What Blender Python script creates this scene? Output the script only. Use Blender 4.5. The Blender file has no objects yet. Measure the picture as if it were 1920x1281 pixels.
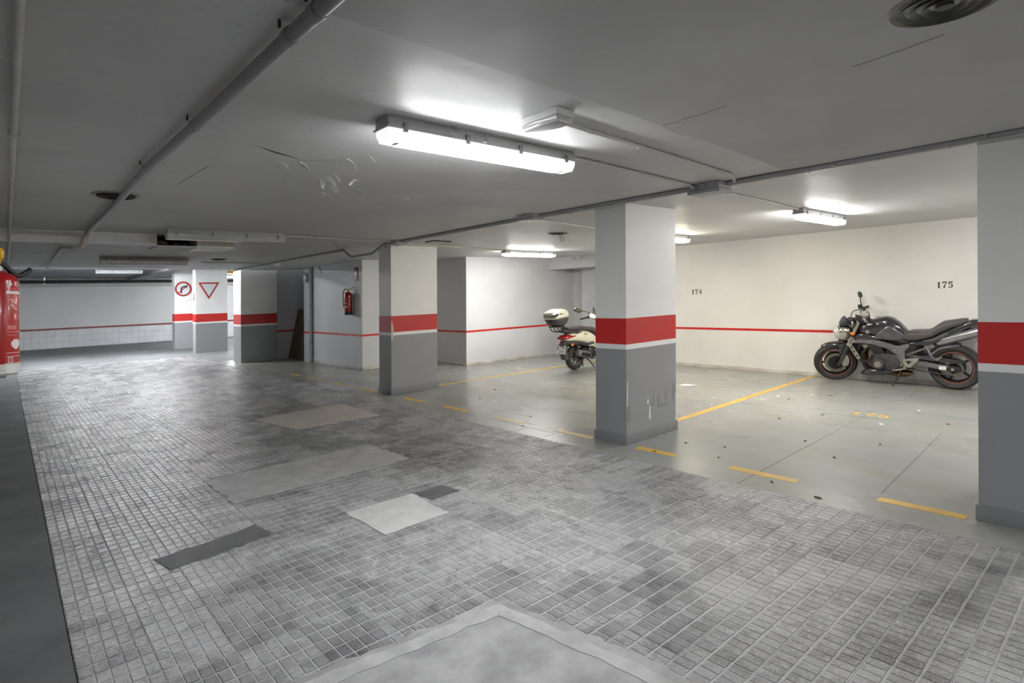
import bpy, bmesh, math, random
from mathutils import Vector, Matrix
import numpy as np

# ------------------------------------------------------------------ camera, world, exposure
SC = bpy.context.scene
COL = SC.collection
PI = math.pi
S = 0.038            # the garage floor and ceiling rise gently across the bays
C = 2.374            # clear height under the slab
F_PX, CY_PX = 1080.33, 581.344
YAW, ROLL = math.radians(41.454), math.radians(0.2639)
cd = bpy.data.cameras.new('camera')
cam = bpy.data.objects.new('camera', cd); COL.objects.link(cam)
cd.sensor_fit = 'HORIZONTAL'; cd.sensor_width = 36.0
cd.lens = F_PX / 1920 * 36.0
cd.shift_y = -(640.5 - CY_PX) / 1920
cd.clip_start = 0.02; cd.clip_end = 120
cam.location = (0, 0, 1.5)
cam.rotation_euler = (Matrix.Rotation(-YAW, 3, 'Z') @ Matrix.Rotation(PI / 2, 3, 'X') @ Matrix.Rotation(-ROLL, 3, 'Z')).to_euler()
SC.camera = cam
w = bpy.data.worlds.new('World'); SC.world = w; w.use_nodes = True
w.node_tree.nodes['Background'].inputs[0].default_value = (0.5, 0.5, 0.5, 1)
w.node_tree.nodes['Background'].inputs[1].default_value = 0.05
SC.view_settings.view_transform = 'Standard'
SC.view_settings.look = 'None'
SC.view_settings.gamma = 1.0
SC.view_settings.use_curve_mapping = False
SC.view_settings.exposure = 2.0
LAMP_LANE = 29.0
LAMP_BAY = 27.5
LAMP_FAR = 88.0

rng = random.Random(7)
def R(d): return math.radians(d)

# ------------------------------------------------------------------ materials
def lin(r, g, b):
    f = lambda c: (c / 255 / 12.92) if c / 255 <= 0.04045 else ((c / 255 + 0.055) / 1.055) ** 2.4
    return (f(r), f(g), f(b), 1.0)

class NT:
    def __init__(s, m):
        s.t = m.node_tree; s.n = s.t.nodes; s.l = s.t.links
        s.bsdf = s.n['Principled BSDF']
    def new(s, ty, **kw):
        n = s.n.new(ty)
        for k, v in kw.items():
            if k.startswith('i_'):
                n.inputs[int(k[2:])].default_value = v
            else: setattr(n, k, v)
        return n
    def link(s, a, b): s.l.new(a, b)
    def pos(s, scale=(1, 1, 1), obj=False):
        src = s.new('ShaderNodeTexCoord').outputs['Object'] if obj else s.new('ShaderNodeNewGeometry').outputs['Position']
        if scale == (1, 1, 1): return src
        m = s.new('ShaderNodeMapping'); m.inputs['Scale'].default_value = scale
        s.link(src, m.inputs[0]); return m.outputs[0]
    def noise(s, vec, scale, detail=4, rough=0.6, dist=0.0):
        n = s.new('ShaderNodeTexNoise'); n.inputs['Scale'].default_value = scale
        n.inputs['Detail'].default_value = detail; n.inputs['Roughness'].default_value = rough
        n.inputs['Distortion'].default_value = dist
        s.link(vec, n.inputs['Vector']); return n.outputs['Fac']
    def ramp(s, fac, p0, p1, c0=(0, 0, 0, 1), c1=(1, 1, 1, 1)):
        r = s.new('ShaderNodeValToRGB'); e = r.color_ramp.elements
        e[0].position = p0; e[0].color = c0; e[1].position = p1; e[1].color = c1
        s.link(fac, r.inputs[0]); return r.outputs[0]
    def mix(s, fac, a, b, mode='MIX'):
        m = s.new('ShaderNodeMix', data_type='RGBA', blend_type=mode)
        for k, v in ((0, fac), (6, a), (7, b)):
            if hasattr(v, 'is_output'): s.link(v, m.inputs[k])
            else: m.inputs[k].default_value = v
        return m.outputs[2]
    def math(s, op, a, b=0.0):
        m = s.new('ShaderNodeMath', operation=op)
        for k, v in ((0, a), (1, b)):
            if hasattr(v, 'is_output'): s.link(v, m.inputs[k])
            else: m.inputs[k].default_value = v
        return m.outputs[0]
    def bump(s, h, strength, dist=0.01):
        b = s.new('ShaderNodeBump'); b.inputs['Strength'].default_value = strength; b.inputs['Distance'].default_value = dist
        s.link(h, b.inputs['Height']); s.link(b.outputs[0], s.bsdf.inputs['Normal'])
    def color(s, c): s.link(c, s.bsdf.inputs['Base Color'])
    def rough(s, c): s.link(c, s.bsdf.inputs['Roughness'])

M = {}
def mat(name, c1, c2=None, rough=0.5, metal=0.0, scale=8.0, bump=0.0, bscale=60.0, coat=0.0, obj=False, p0=0.35, p1=0.65, spec=0.5, stretch=(1, 1, 1), bdist=0.004):
    m = bpy.data.materials.new(name); m.use_nodes = True
    t = NT(m); b = t.bsdf
    b.inputs['Roughness'].default_value = rough; b.inputs['Metallic'].default_value = metal
    b.inputs['Specular IOR Level'].default_value = spec
    if coat: b.inputs['Coat Weight'].default_value = coat; b.inputs['Coat Roughness'].default_value = 0.08
    v = t.pos(stretch, obj)
    if c2 is None: c2 = tuple(x * 0.88 for x in c1[:3]) + (1,)
    t.color(t.ramp(t.noise(v, scale), p0, p1, c2, c1))
    if bump: t.bump(t.noise(v, bscale, 3), bump, bdist)
    M[name] = m
    return m

def emit(name, col, strength):
    m = bpy.data.materials.new(name); m.use_nodes = True
    b = NT(m).bsdf
    b.inputs['Base Color'].default_value = (0.8, 0.8, 0.8, 1)
    b.inputs['Emission Color'].default_value = col; b.inputs['Emission Strength'].default_value = strength
    M[name] = m

def make_materials():
    # painted ceiling: matt-satin grey paint with roller streaks and faint dirt
    m = bpy.data.materials.new('ceiling_paint'); m.use_nodes = True; t = NT(m)
    v = t.pos(); v2 = t.pos((0.6, 2.2, 1))
    a = t.ramp(t.noise(v, 0.9, 5), 0.3, 0.75, lin(196, 196, 197), lin(212, 212, 211))
    a = t.mix(t.ramp(t.noise(v, 14, 3), 0.62, 0.8), a, lin(184, 184, 184))
    t.color(a)
    t.rough(t.ramp(t.noise(v2, 2.2, 5), 0.3, 0.7, (0.42, 0.42, 0.42, 1), (0.62, 0.62, 0.62, 1)))
    t.bsdf.inputs['Specular IOR Level'].default_value = 0.3
    h = t.math('ADD', t.math('MULTIPLY', t.noise(v2, 3.0, 5, 0.55, 0.6), 1.0), t.math('MULTIPLY', t.noise(v, 45, 3), 0.12))
    t.bump(h, 0.35, 0.012); M['ceiling'] = m
    mat('ceiling_darker', lin(192, 192, 193), lin(182, 182, 183), 0.6, scale=1.1, bump=0.3, bscale=5, bdist=0.01, spec=0.3)  # slightly darker grey for the ceiling past the seam
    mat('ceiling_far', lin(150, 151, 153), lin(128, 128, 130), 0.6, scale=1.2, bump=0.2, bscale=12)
    # plaster walls
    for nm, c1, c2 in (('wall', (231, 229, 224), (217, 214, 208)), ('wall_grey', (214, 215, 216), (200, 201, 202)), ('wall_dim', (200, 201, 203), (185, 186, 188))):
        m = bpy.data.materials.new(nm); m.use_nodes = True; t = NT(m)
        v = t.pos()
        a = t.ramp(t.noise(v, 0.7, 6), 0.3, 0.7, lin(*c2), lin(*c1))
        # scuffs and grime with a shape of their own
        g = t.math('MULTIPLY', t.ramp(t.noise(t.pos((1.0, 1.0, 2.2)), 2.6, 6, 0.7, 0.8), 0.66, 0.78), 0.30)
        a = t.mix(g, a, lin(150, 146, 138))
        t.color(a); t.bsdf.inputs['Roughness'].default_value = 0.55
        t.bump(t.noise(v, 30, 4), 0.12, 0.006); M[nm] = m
    # column paints, chipped and scuffed
    def colmat(nm, c, chip, amount):
        m = bpy.data.materials.new(nm); m.use_nodes = True; t = NT(m); v = t.pos()
        a = t.ramp(t.noise(v, 2.0, 5), 0.3, 0.7, tuple(x * 0.93 for x in lin(*c)[:3]) + (1,), lin(*c))
        g = t.ramp(t.noise(t.pos((1, 1, 0.35)), 7.0, 7, 0.75, 0.5), amount, amount + 0.03)
        a = t.mix(t.math('MULTIPLY', g, 0.75), a, lin(*chip))
        t.color(a); t.bsdf.inputs['Roughness'].default_value = 0.45
        t.bump(t.noise(v, 22, 5), 0.14, 0.006); M[nm] = m
    colmat('col_white', (234, 234, 232), (190, 188, 184), 0.74)
    colmat('col_grey', (148, 149, 151), (182, 182, 180), 0.715)
    colmat('col_red', (196, 40, 38), (176, 60, 55), 0.75)
    colmat('col_plinth', (130, 131, 133), (180, 180, 178), 0.72)
    mat('red_stripe', lin(214, 38, 30), lin(196, 30, 26), 0.45, scale=3)
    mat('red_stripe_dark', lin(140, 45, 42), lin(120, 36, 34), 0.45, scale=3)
    mat('skirting', lin(214, 210, 202), lin(176, 170, 158), 0.6, scale=3, bump=0.2)
    mat('white_tile', lin(226, 228, 230), lin(212, 214, 217), 0.2, scale=2)
    mat('tile_grout', lin(168, 170, 172), None, 0.8)
    # bay floor: glossy grey-green paint with tyre scrubs and stains
    m = bpy.data.materials.new('epoxy'); m.use_nodes = True; t = NT(m)
    v = t.pos(); vs = t.pos((1.6, 0.5, 1))
    a = t.ramp(t.noise(v, 0.8, 4, 0.55), 0.3, 0.7, lin(140, 142, 139), lin(155, 156, 151))
    a = t.mix(t.math('MULTIPLY', t.ramp(t.noise(vs, 1.5, 2.5, 0.55, 0.4), 0.42, 0.85), 0.5), a, lin(132, 127, 108))
    a = t.mix(t.math('MULTIPLY', t.ramp(t.noise(v, 4.5, 3, 0.6), 0.55, 0.9), 0.55), a, lin(120, 114, 100))
    a = t.mix(t.math('MULTIPLY', t.ramp(t.noise(v, 26, 3), 0.73, 0.80), 0.35), a, lin(205, 204, 198))
    t.color(a)
    t.rough(t.ramp(t.noise(vs, 1.3, 2, 0.5), 0.25, 0.75, (0.22, 0.2, 0.2, 1), (0.38, 0.38, 0.38, 1)))
    t.bump(t.noise(v, 9, 4), 0.05, 0.004); M['epoxy'] = m
    m = bpy.data.materials.new('strip_concrete'); m.use_nodes = True; t = NT(m); v = t.pos()
    a = t.ramp(t.noise(v, 1.3, 6, 0.65), 0.3, 0.7, lin(88, 89, 90), lin(112, 113, 114))
    a = t.mix(t.math('MULTIPLY', t.ramp(t.noise(v, 60, 2), 0.72, 0.78), 0.6), a, lin(160, 160, 160)); t.color(a)
    t.rough(t.ramp(t.noise(v, 2.5, 5), 0.3, 0.7, (0.6, 0.6, 0.6, 1), (0.8, 0.8, 0.8, 1)))
    t.bsdf.inputs['Specular IOR Level'].default_value = 0.25
    t.bump(t.noise(v, 20, 4), 0.12, 0.004); M['strip'] = m
    mat('far_floor', lin(118, 120, 122), lin(96, 98, 100), 0.6, scale=0.7, bump=0.08, bscale=10, spec=0.25)
    mat('joint_dark', lin(62, 61, 60), None, 0.8)
    # ribbed paving: dusty grooves, worn pads with own random tone for each pad and tile
    def pave(nm, lo, hi, dust, r0, r1):
        m = bpy.data.materials.new(nm); m.use_nodes = True; t = NT(m); v = t.pos()
        sub = t.new('ShaderNodeVectorMath', operation='SUBTRACT'); sub.inputs[1].default_value = (0.222, 0.0, 0.0); t.link(v, sub.inputs[0])
        def cell(sx, sy):
            d = t.new('ShaderNodeVectorMath', operation='MULTIPLY'); d.inputs[1].default_value = (sx, sy, 0.0); t.link(sub.outputs[0], d.inputs[0])
            f = t.new('ShaderNodeVectorMath', operation='FLOOR'); t.link(d.outputs[0], f.inputs[0])
            wn = t.new('ShaderNodeTexWhiteNoise', noise_dimensions='2D'); t.link(f.outputs[0], wn.inputs['Vector']); return wn.outputs['Value']
        tile = cell(1 / 0.265, 1 / 0.265); pad = cell(5 / 0.265, 3 / 0.265)
        big = t.noise(v, 0.75, 6, 0.65); mid = t.noise(v, 3.6, 8, 0.72, 0.5)
        x = t.math('ADD', t.math('MULTIPLY', tile, 0.16), t.math('MULTIPLY', pad, 0.08))
        x = t.math('ADD', x, t.math('MULTIPLY', big, 0.75)); x = t.math('ADD', x, t.math('MULTIPLY', mid, 0.75))
        a = t.ramp(x, 0.56, 1.06, lin(*lo), lin(*hi))
        fine = t.noise(v, 90, 4, 0.7)
        a = t.mix(t.math('MULTIPLY', t.ramp(fine, 0.45, 0.7), 0.35), a, lin(*dust)); t.color(a); t.bsdf.inputs['Specular IOR Level'].default_value = 0.45
        rr = t.math('ADD', t.math('MULTIPLY', tile, 0.12), t.math('MULTIPLY', mid, 0.5))
        t.rough(t.ramp(rr, 0.15, 0.45, (r0, r0, r0, 1), (r1, r1, r1, 1)))
        t.bump(t.math('ADD', t.noise(v, 70, 4, 0.6), t.math('MULTIPLY', t.noise(t.pos((1.0, 2.6, 1.0)), 34, 3, 0.6, 0.8), 1.8)), 0.6, 0.0045); M[nm] = m
    pave('pad', (56, 56, 58), (166, 166, 167), (142, 142, 142), 0.15, 0.36)
    pave('groove', (150, 150, 151), (186, 186, 186), (180, 180, 180), 0.6, 0.75)
    mat('lane_bed', lin(72, 72, 74), lin(58, 58, 60), 0.8, scale=6)
    mat('patch_mid', lin(182, 182, 182), lin(156, 156, 156), 0.55, scale=7, bump=0.35, bscale=45)
    mat('patch_light', lin(198, 198, 198), lin(180, 180, 180), 0.6, scale=8, bump=0.3, bscale=55)
    mat('patch_warm', lin(196, 190, 180), lin(182, 176, 168), 0.5, scale=4, bump=0.15, bscale=35)
    mat('patch_dark', lin(100, 100, 101), lin(84, 84, 86), 0.6, scale=9, bump=0.3, bscale=50)
    mat('patch_front', lin(168, 168, 168), lin(134, 134, 135), 0.55, scale=5, bump=0.4, bscale=22, bdist=0.008)
    mat('yellow', lin(222, 178, 60), lin(196, 160, 84), 0.4, scale=6)
    mat('yellow_worn', lin(206, 178, 104), lin(178, 166, 126), 0.45, scale=14)
    mat('black_paint', lin(30, 29, 28), lin(52, 50, 48), 0.6, scale=60)
    # services
    mat('pvc_grey', lin(182, 182, 183), lin(168, 168, 169), 0.4, scale=4)
    mat('pvc_dark', lin(150, 150, 152), lin(138, 138, 140), 0.4, scale=4)
    mat('pvc_light', lin(206, 205, 201), lin(192, 191, 187), 0.45, scale=4)
    mat('box_grey', lin(170, 171, 172), lin(156, 157, 158), 0.45, scale=6)
    mat('white_plastic', lin(222, 222, 220), lin(208, 208, 206), 0.35, scale=6)
    mat('housing', lin(186, 187, 187), lin(172, 173, 173), 0.4, scale=6)
    mat('housing_aged', lin(140, 138, 124), lin(122, 120, 108), 0.5, scale=6)
    mat('diffuser_off', lin(196, 198, 200), lin(184, 186, 188), 0.22, scale=5)
    mat('diffuser_end', lin(214, 215, 214), lin(200, 201, 200), 0.18, scale=9)
    mat('clip', lin(132, 133, 134), None, 0.35, 0.6)
    mat('dark_void', lin(20, 19, 18), lin(34, 32, 30), 0.9, scale=8)
    mat('vent_metal', lin(96, 95, 88), lin(72, 71, 64), 0.45, 0.2, scale=7)
    mat('vent_ring', lin(142, 138, 130), lin(120, 116, 108), 0.4, scale=6)
    mat('beige_panel', lin(206, 200, 184), lin(190, 184, 170), 0.6, scale=4)
    mat('rubble', lin(124, 112, 100), lin(96, 88, 78), 0.9, scale=12, bump=0.5)
    mat('board_brown', lin(92, 76, 58), lin(70, 57, 44), 0.7, scale=4, stretch=(1, 1, 0.15))
    mat('web', lin(205, 206, 206), None, 0.6)
    mat('flake', lin(222, 222, 222), lin(196, 196, 196), 0.5)
    mat('paper', lin(238, 238, 236), None, 0.6)
    mat('crumb', lin(104, 84, 58), lin(76, 60, 42), 0.8, scale=40)
    # extinguishers and signs
    mat('ext_red', lin(176, 20, 24), lin(160, 15, 20), 0.22, coat=0.4, scale=4)
    mat('ext_white', lin(214, 213, 210), lin(200, 199, 196), 0.4)
    mat('print_white', lin(232, 222, 220), lin(214, 200, 198), 0.4, scale=90)
    mat('print_pink', lin(214, 120, 118), lin(200, 96, 96), 0.4, scale=110)
    mat('rubber', lin(30, 30, 31), lin(22, 22, 23), 0.5)
    mat('steel', lin(178, 178, 176), lin(158, 158, 156), 0.3, 0.9)
    mat('brass', lin(196, 150, 74), None, 0.35, 0.8)
    mat('amber_yellow', lin(232, 178, 30), None, 0.4)
    mat('sign_white', lin(214, 219, 224), lin(204, 209, 214), 0.4)
    mat('sign_red', lin(178, 44, 32), lin(150, 36, 34), 0.4)
    mat('sign_dark', lin(40, 36, 48), None, 0.5)
    mat('fire_sign', lin(150, 50, 36), lin(132, 42, 30), 0.45)
    # vehicles
    mat('tyre', lin(52, 51, 50), lin(42, 41, 40), 0.65, scale=20, bump=0.2, bscale=90, obj=True)
    mat('rim_black', lin(52, 50, 50), lin(40, 38, 38), 0.35, 0.5)
    mat('rim_stripe', lin(134, 84, 70), lin(112, 68, 56), 0.4)
    mat('rim_grey', lin(128, 124, 118), lin(110, 106, 100), 0.4, 0.5)
    mat('silencer_grey', lin(132, 131, 133), lin(116, 115, 117), 0.4, 0.2)
    mat('disc', lin(150, 150, 132), lin(120, 120, 104), 0.3, 0.9, scale=30)
    mat('bike_black', lin(58, 58, 62), lin(50, 50, 54), 0.16, 0.3, coat=0.9, scale=3)
    mat('bike_grey', lin(100, 97, 101), lin(90, 87, 91), 0.28, 0.5, coat=0.4, scale=3)
    mat('frame_metal', lin(128, 125, 127), lin(114, 111, 113), 0.36, 0.5, scale=5)
    mat('engine', lin(94, 88, 92), lin(76, 72, 76), 0.42, 0.6, scale=14, bump=0.2)
    mat('engine_dark', lin(54, 52, 52), lin(40, 39, 39), 0.5, 0.4, scale=14)
    mat('alloy', lin(196, 193, 182), lin(172, 169, 158), 0.28, 0.85, scale=12)
    mat('chrome', lin(220, 218, 208), lin(200, 198, 188), 0.1, 1.0, scale=9)
    mat('muffler', lin(186, 186, 190), lin(166, 166, 170), 0.26, 0.9, scale=4)
    mat('copper_pipe', lin(120, 92, 60), lin(88, 66, 48), 0.35, 0.8, scale=10)
    mat('seat_vinyl', lin(84, 80, 80), lin(74, 70, 70), 0.42, scale=20, bump=0.15, bscale=160)
    mat('black_plastic', lin(58, 59, 62), lin(48, 49, 52), 0.42, scale=10)
    mat('dark_plastic', lin(82, 80, 82), lin(72, 70, 72), 0.45, scale=10)
    mat('indicator', lin(240, 140, 30), lin(226, 120, 22), 0.2, coat=0.6)
    mat('tail_red', lin(178, 34, 32), lin(150, 26, 26), 0.15, coat=0.8)
    mat('scooter_white', lin(236, 230, 212), lin(228, 221, 203), 0.18, coat=0.7, scale=2)
    mat('smoke_lens', lin(120, 116, 104), lin(88, 86, 78), 0.12, 0.3, coat=0.8, scale=12)
    mat('plate_white', lin(228, 228, 224), lin(216, 216, 212), 0.4)
    mat('plate_blue', lin(40, 60, 140), None, 0.4)
    mat('mirror_glass', lin(176, 174, 160), None, 0.05, 1.0)
    m = bpy.data.materials.new('clear_screen'); m.use_nodes = True; b = NT(m).bsdf
    b.inputs['Base Color'].default_value = (0.93, 0.94, 0.95, 1); b.inputs['Roughness'].default_value = 0.03
    b.inputs['Transmission Weight'].default_value = 1.0; b.inputs['IOR'].default_value = 1.12; M['clear_screen'] = m
    m = bpy.data.materials.new('lamp_glass'); m.use_nodes = True; b = NT(m).bsdf
    b.inputs['Base Color'].default_value = (0.95, 0.96, 0.95, 1); b.inputs['Roughness'].default_value = 0.05
    b.inputs['Transmission Weight'].default_value = 0.55; b.inputs['IOR'].default_value = 1.3; M['lamp_glass'] = m
    m = bpy.data.materials.new('emergency_cover'); m.use_nodes = True; b = NT(m).bsdf
    b.inputs['Base Color'].default_value = lin(226, 227, 228); b.inputs['Roughness'].default_value = 0.12
    b.inputs['Transmission Weight'].default_value = 0.35; b.inputs['IOR'].default_value = 1.3; M['emergency_cover'] = m
    # lit diffusers: full output downwards, weaker through the ribbed sides, faint at the ends
    for nm, col, k, sd in (('glow_lane', (0.98, 0.99, 1.0, 1), LAMP_LANE, 0.028), ('glow_bay', (1.0, 0.985, 0.95, 1), LAMP_BAY, 0.8), ('glow_warm', (1.0, 0.92, 0.75, 1), LAMP_BAY, 0.8), ('glow_far', (0.96, 0.985, 1.0, 1), LAMP_FAR, 0.3), ('glow_mid', (0.96, 0.985, 1.0, 1), LAMP_FAR * 0.52, 0.3)):
        emit(nm, col, k); emit(nm + '_side', col, k * sd); emit(nm + '_end', col, 0.22)
make_materials()

# ------------------------------------------------------------------ mesh builder
class MB:
    def __init__(s): s.v = []; s.f = []; s.mi = []
    def add(s, vs, fs, mi=0):
        o = len(s.v); s.v += [Vector(p) for p in vs]
        s.f += [tuple(i + o for i in f) for f in fs]; s.mi += [mi] * len(fs); return s
    def box(s, x0, x1, y0, y1, z0, z1, mi=0):
        return s.add([(x0, y0, z0), (x1, y0, z0), (x1, y1, z0), (x0, y1, z0), (x0, y0, z1), (x1, y0, z1), (x1, y1, z1), (x0, y1, z1)],
                     [(0, 3, 2, 1), (4, 5, 6, 7), (0, 1, 5, 4), (1, 2, 6, 5), (2, 3, 7, 6), (3, 0, 4, 7)], mi)
    def bar(s, a, b, wy, wz, up=(0, 0, 1), taper=1.0):
        a, b = Vector(a), Vector(b); d = (b - a).normalized(); u = Vector(up); sd = d.cross(u).normalized(); u = sd.cross(d).normalized()
        vs = []
        for p, k in ((a, 1.0), (b, taper)):
            for q, r in ((-1, -1), (1, -1), (1, 1), (-1, 1)): vs.append(p + sd * (q * wy / 2 * k) + u * (r * wz / 2 * k))
        return s.add(vs, [(0, 3, 2, 1), (4, 5, 6, 7), (0, 1, 5, 4), (1, 2, 6, 5), (2, 3, 7, 6), (3, 0, 4, 7)])
    def prism(s, poly, a, b, axes='xzy'):
        # poly in the first two axes, extruded from a to b along the third
        ix = ['xyz'.index(c) for c in axes]; n = len(poly); vs = []
        for d in (a, b):
            for p in poly:
                q = [0, 0, 0]; q[ix[0]] = p[0]; q[ix[1]] = p[1]; q[ix[2]] = d; vs.append(q)
        return s.add(vs, [tuple(range(n))[::-1], tuple(range(n, 2 * n))] + [(i, (i + 1) % n, n + (i + 1) % n, n + i) for i in range(n)])
    def rings(s, rings, cap=True, closed=False):
        n = len(rings[0]); vs = [p for r in rings for p in r]; fs = []
        m = len(rings)
        for k in range(m if closed else m - 1):
            k2 = (k + 1) % m
            for i in range(n): fs.append((k * n + i, k * n + (i + 1) % n, k2 * n + (i + 1) % n, k2 * n + i))
        if cap and not closed: fs += [tuple(range(n))[::-1], tuple(range((m - 1) * n, m * n))]
        return s.add(vs, fs)
    def tube(s, pts, r, seg=10, smooth_n=0):
        pts = [Vector(p) for p in pts]
        if smooth_n:
            out = []
            for i in range(len(pts) - 1):
                p0 = pts[max(i - 1, 0)]; p1 = pts[i]; p2 = pts[i + 1]; p3 = pts[min(i + 2, len(pts) - 1)]
                for k in range(smooth_n):
                    t = k / smooth_n
                    out.append(0.5 * ((2 * p1) + (p2 - p0) * t + (2 * p0 - 5 * p1 + 4 * p2 - p3) * t * t + (3 * p1 - p0 - 3 * p2 + p3) * t ** 3))
            out.append(pts[-1]); pts = out
        rs = r if isinstance(r, (list, tuple)) else None
        n = len(pts); rings = []; prev = None
        for i, p in enumerate(pts):
            d = (pts[min(i + 1, n - 1)] - pts[max(i - 1, 0)]).normalized()
            if prev is None:
                u = Vector((0, 0, 1)) if abs(d.z) < 0.9 else Vector((1, 0, 0))
                a = d.cross(u).normalized()
            else:
                a = (prev - d * prev.dot(d)).normalized()
            prev = a; b = d.cross(a)
            if rs: rad = rs[0] + (rs[-1] - rs[0]) * i / max(n - 1, 1) if len(rs) != n else rs[i]
            else: rad = r
            rings.append([p + a * (math.cos(2 * PI * k / seg) * rad) + b * (math.sin(2 * PI * k / seg) * rad) for k in range(seg)])
        return s.rings(rings)
    def lathe(s, prof, seg=24, o=(0, 0, 0), axis='z', closed=False):
        rings = []
        for r, h in prof:
            ring = []
            for k in range(seg):
                a = 2 * PI * k / seg; c_, s_ = math.cos(a) * r, math.sin(a) * r
                p = {'z': (c_, s_, h), 'y': (s_, h, c_), 'x': (h, c_, s_)}[axis]
                ring.append((p[0] + o[0], p[1] + o[1], p[2] + o[2]))
            rings.append(ring)
        return s.rings(rings, cap=not closed, closed=closed)
    def loft(s, secs, seg=20, p=2.6):
        # secs: (x, zbottom, ztop, halfwidth[, ycentre]) super-ellipse rings along x
        rings = []
        for q in secs:
            x, z0, z1, hw = q[:4]; yc = q[4] if len(q) > 4 else 0.0
            ring = []
            for k in range(seg):
                a = 2 * PI * k / seg; ca, sa = math.cos(a), math.sin(a)
                ring.append((x, yc + hw * math.copysign(abs(ca) ** (2 / p), ca), (z0 + z1) / 2 + (z1 - z0) / 2 * math.copysign(abs(sa) ** (2 / p), sa)))
            rings.append(ring)
        return s.rings(rings)
    def ell(s, c, r, seg=16, rows=10):
        rings = []
        for j in range(1, rows):
            t = PI * j / rows
            rings.append([(c[0] + r[0] * math.sin(t) * math.cos(2 * PI * k / seg), c[1] + r[1] * math.sin(t) * math.sin(2 * PI * k / seg), c[2] - r[2] * math.cos(t)) for k in range(seg)])
        return s.rings(rings)
    def xf(s, m):
        s.v = [m @ p for p in s.v]; return s
    def build(s, name, material, parent=None, shear=True, bevel=0.0, smooth=40, kind=None, bseg=2):
        me = bpy.data.meshes.new(name)
        vs = [(p[0], p[1], p[2] + (S * p[0] if shear else 0.0)) for p in s.v]
        me.from_pydata(vs, [], s.f)
        mats = material if isinstance(material, (list, tuple)) else [material]
        for m in mats: me.materials.append(M[m])
        if any(s.mi): me.polygons.foreach_set('material_index', s.mi)
        bm = bmesh.new(); bm.from_mesh(me)
        bmesh.ops.recalc_face_normals(bm, faces=bm.faces)
        if bevel:
            es = [e for e in bm.edges if len(e.link_faces) == 2 and e.calc_face_angle(0) > R(30)]
            bmesh.ops.bevel(bm, geom=es, offset=bevel, segments=bseg, profile=0.6, affect='EDGES', clamp_overlap=True)
        bm.to_mesh(me); bm.free()
        if smooth:
            me.polygons.foreach_set('use_smooth', [True] * len(me.polygons))
            me.set_sharp_from_angle(angle=R(smooth))
        o = bpy.data.objects.new(name, me); COL.objects.link(o)
        if parent is not None: o.parent = parent
        if kind: o['kind'] = kind
        return o

def tag(o, label, cat=None, group=None, kind=None):
    o['label'] = label
    if cat: o['category'] = cat
    if group: o['group'] = group
    if kind: o['kind'] = kind
    return o
def thing(name, label, cat, loc=(0, 0, 0), rot=(0, 0, 0), group=None, kind=None):
    o = bpy.data.objects.new(name, None); COL.objects.link(o)
    o.empty_display_size = 0.1
    o.location = (loc[0], loc[1], loc[2] + S * loc[0]); o.rotation_euler = rot
    return tag(o, label, cat, group, kind)
def copy_thing(root, label, loc):
    r = root.copy(); COL.objects.link(r); r['label'] = label
    r.location = (loc[0], loc[1], loc[2] + S * loc[0])
    def kids(a, b):
        for ch in [o for o in bpy.data.objects if o.parent == a]:
            c = ch.copy(); COL.objects.link(c); c.parent = b; kids(ch, c)
    kids(root, r); return r
def jitter_poly(pts, step, amp, rg):
    out = []
    for i in range(len(pts)):
        a, b = Vector(pts[i]), Vector(pts[(i + 1) % len(pts)])
        n = max(1, int((b - a).length / step))
        for k in range(n):
            q = a.lerp(b, k / n); out.append((q.x + rg.uniform(-amp, amp), q.y + rg.uniform(-amp, amp)))
    return out
def text_mesh(body, size, name, material, parent, mw, extrude=0.0006, shear=False):
    cu = bpy.data.curves.new(name, 'FONT'); cu.body = body; cu.size = size; cu.extrude = extrude; cu.align_x = 'CENTER'; cu.align_y = 'CENTER'
    to = bpy.data.objects.new('tmp_text', cu); COL.objects.link(to)
    dg = bpy.context.evaluated_depsgraph_get()
    me = bpy.data.meshes.new_from_object(to.evaluated_get(dg)); bpy.data.objects.remove(to)
    me.transform(mw); me.materials.clear(); me.materials.append(M[material])
    o = bpy.data.objects.new(name, me); COL.objects.link(o); o.parent = parent
    return o

STRUCT = {}
def struct(name, mb, material, label, cat, **kw):
    o = mb.build(name, material, None, **kw); tag(o, label, cat, kind='structure'); STRUCT[name] = o; return o

# ------------------------------------------------------------------ structure: floors
XB, XL, YE, YS = 10.09, -0.12, 28.95, -9.5
LX0, LX1, PT = 0.222, 4.197, 0.265
NX = 15
LY0, LY1 = -0.53, 19.345            # ribbed paving runs from behind the camera to here
fl_bay = struct('floor', MB().box(LX1, 11.6, YS, 16.6, -0.14, 0.0), 'epoxy', 'glossy grey-green painted floor of the parking bays', 'floor', smooth=0)
fl_lane = struct('floor_lane', MB().box(LX0, LX1, LY0, LY1, -0.15, -0.014), 'lane_bed', 'ribbed grey tile paving of the driving lane', 'floor', smooth=0)
struct('floor_left', MB().box(-2.8, LX0 - 0.004, YS, YE, -0.14, 0.0), 'strip', 'smooth dark concrete strip along the left edge of the lane', 'floor', smooth=0)
struct('floor_far', MB().box(LX0 - 0.004, LX1, LY1, YE, -0.14, 0.0).box(LX1, 10.0, 16.6, YE, -0.14, 0.0), 'far_floor', 'smooth grey floor at the far end of the garage', 'floor', smooth=0)
struct('floor_near', MB().box(LX0 - 0.004, LX1, YS, LY0, -0.14, 0.0), 'far_floor', 'smooth grey floor behind the ribbed paving', 'floor', smooth=0)

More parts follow.
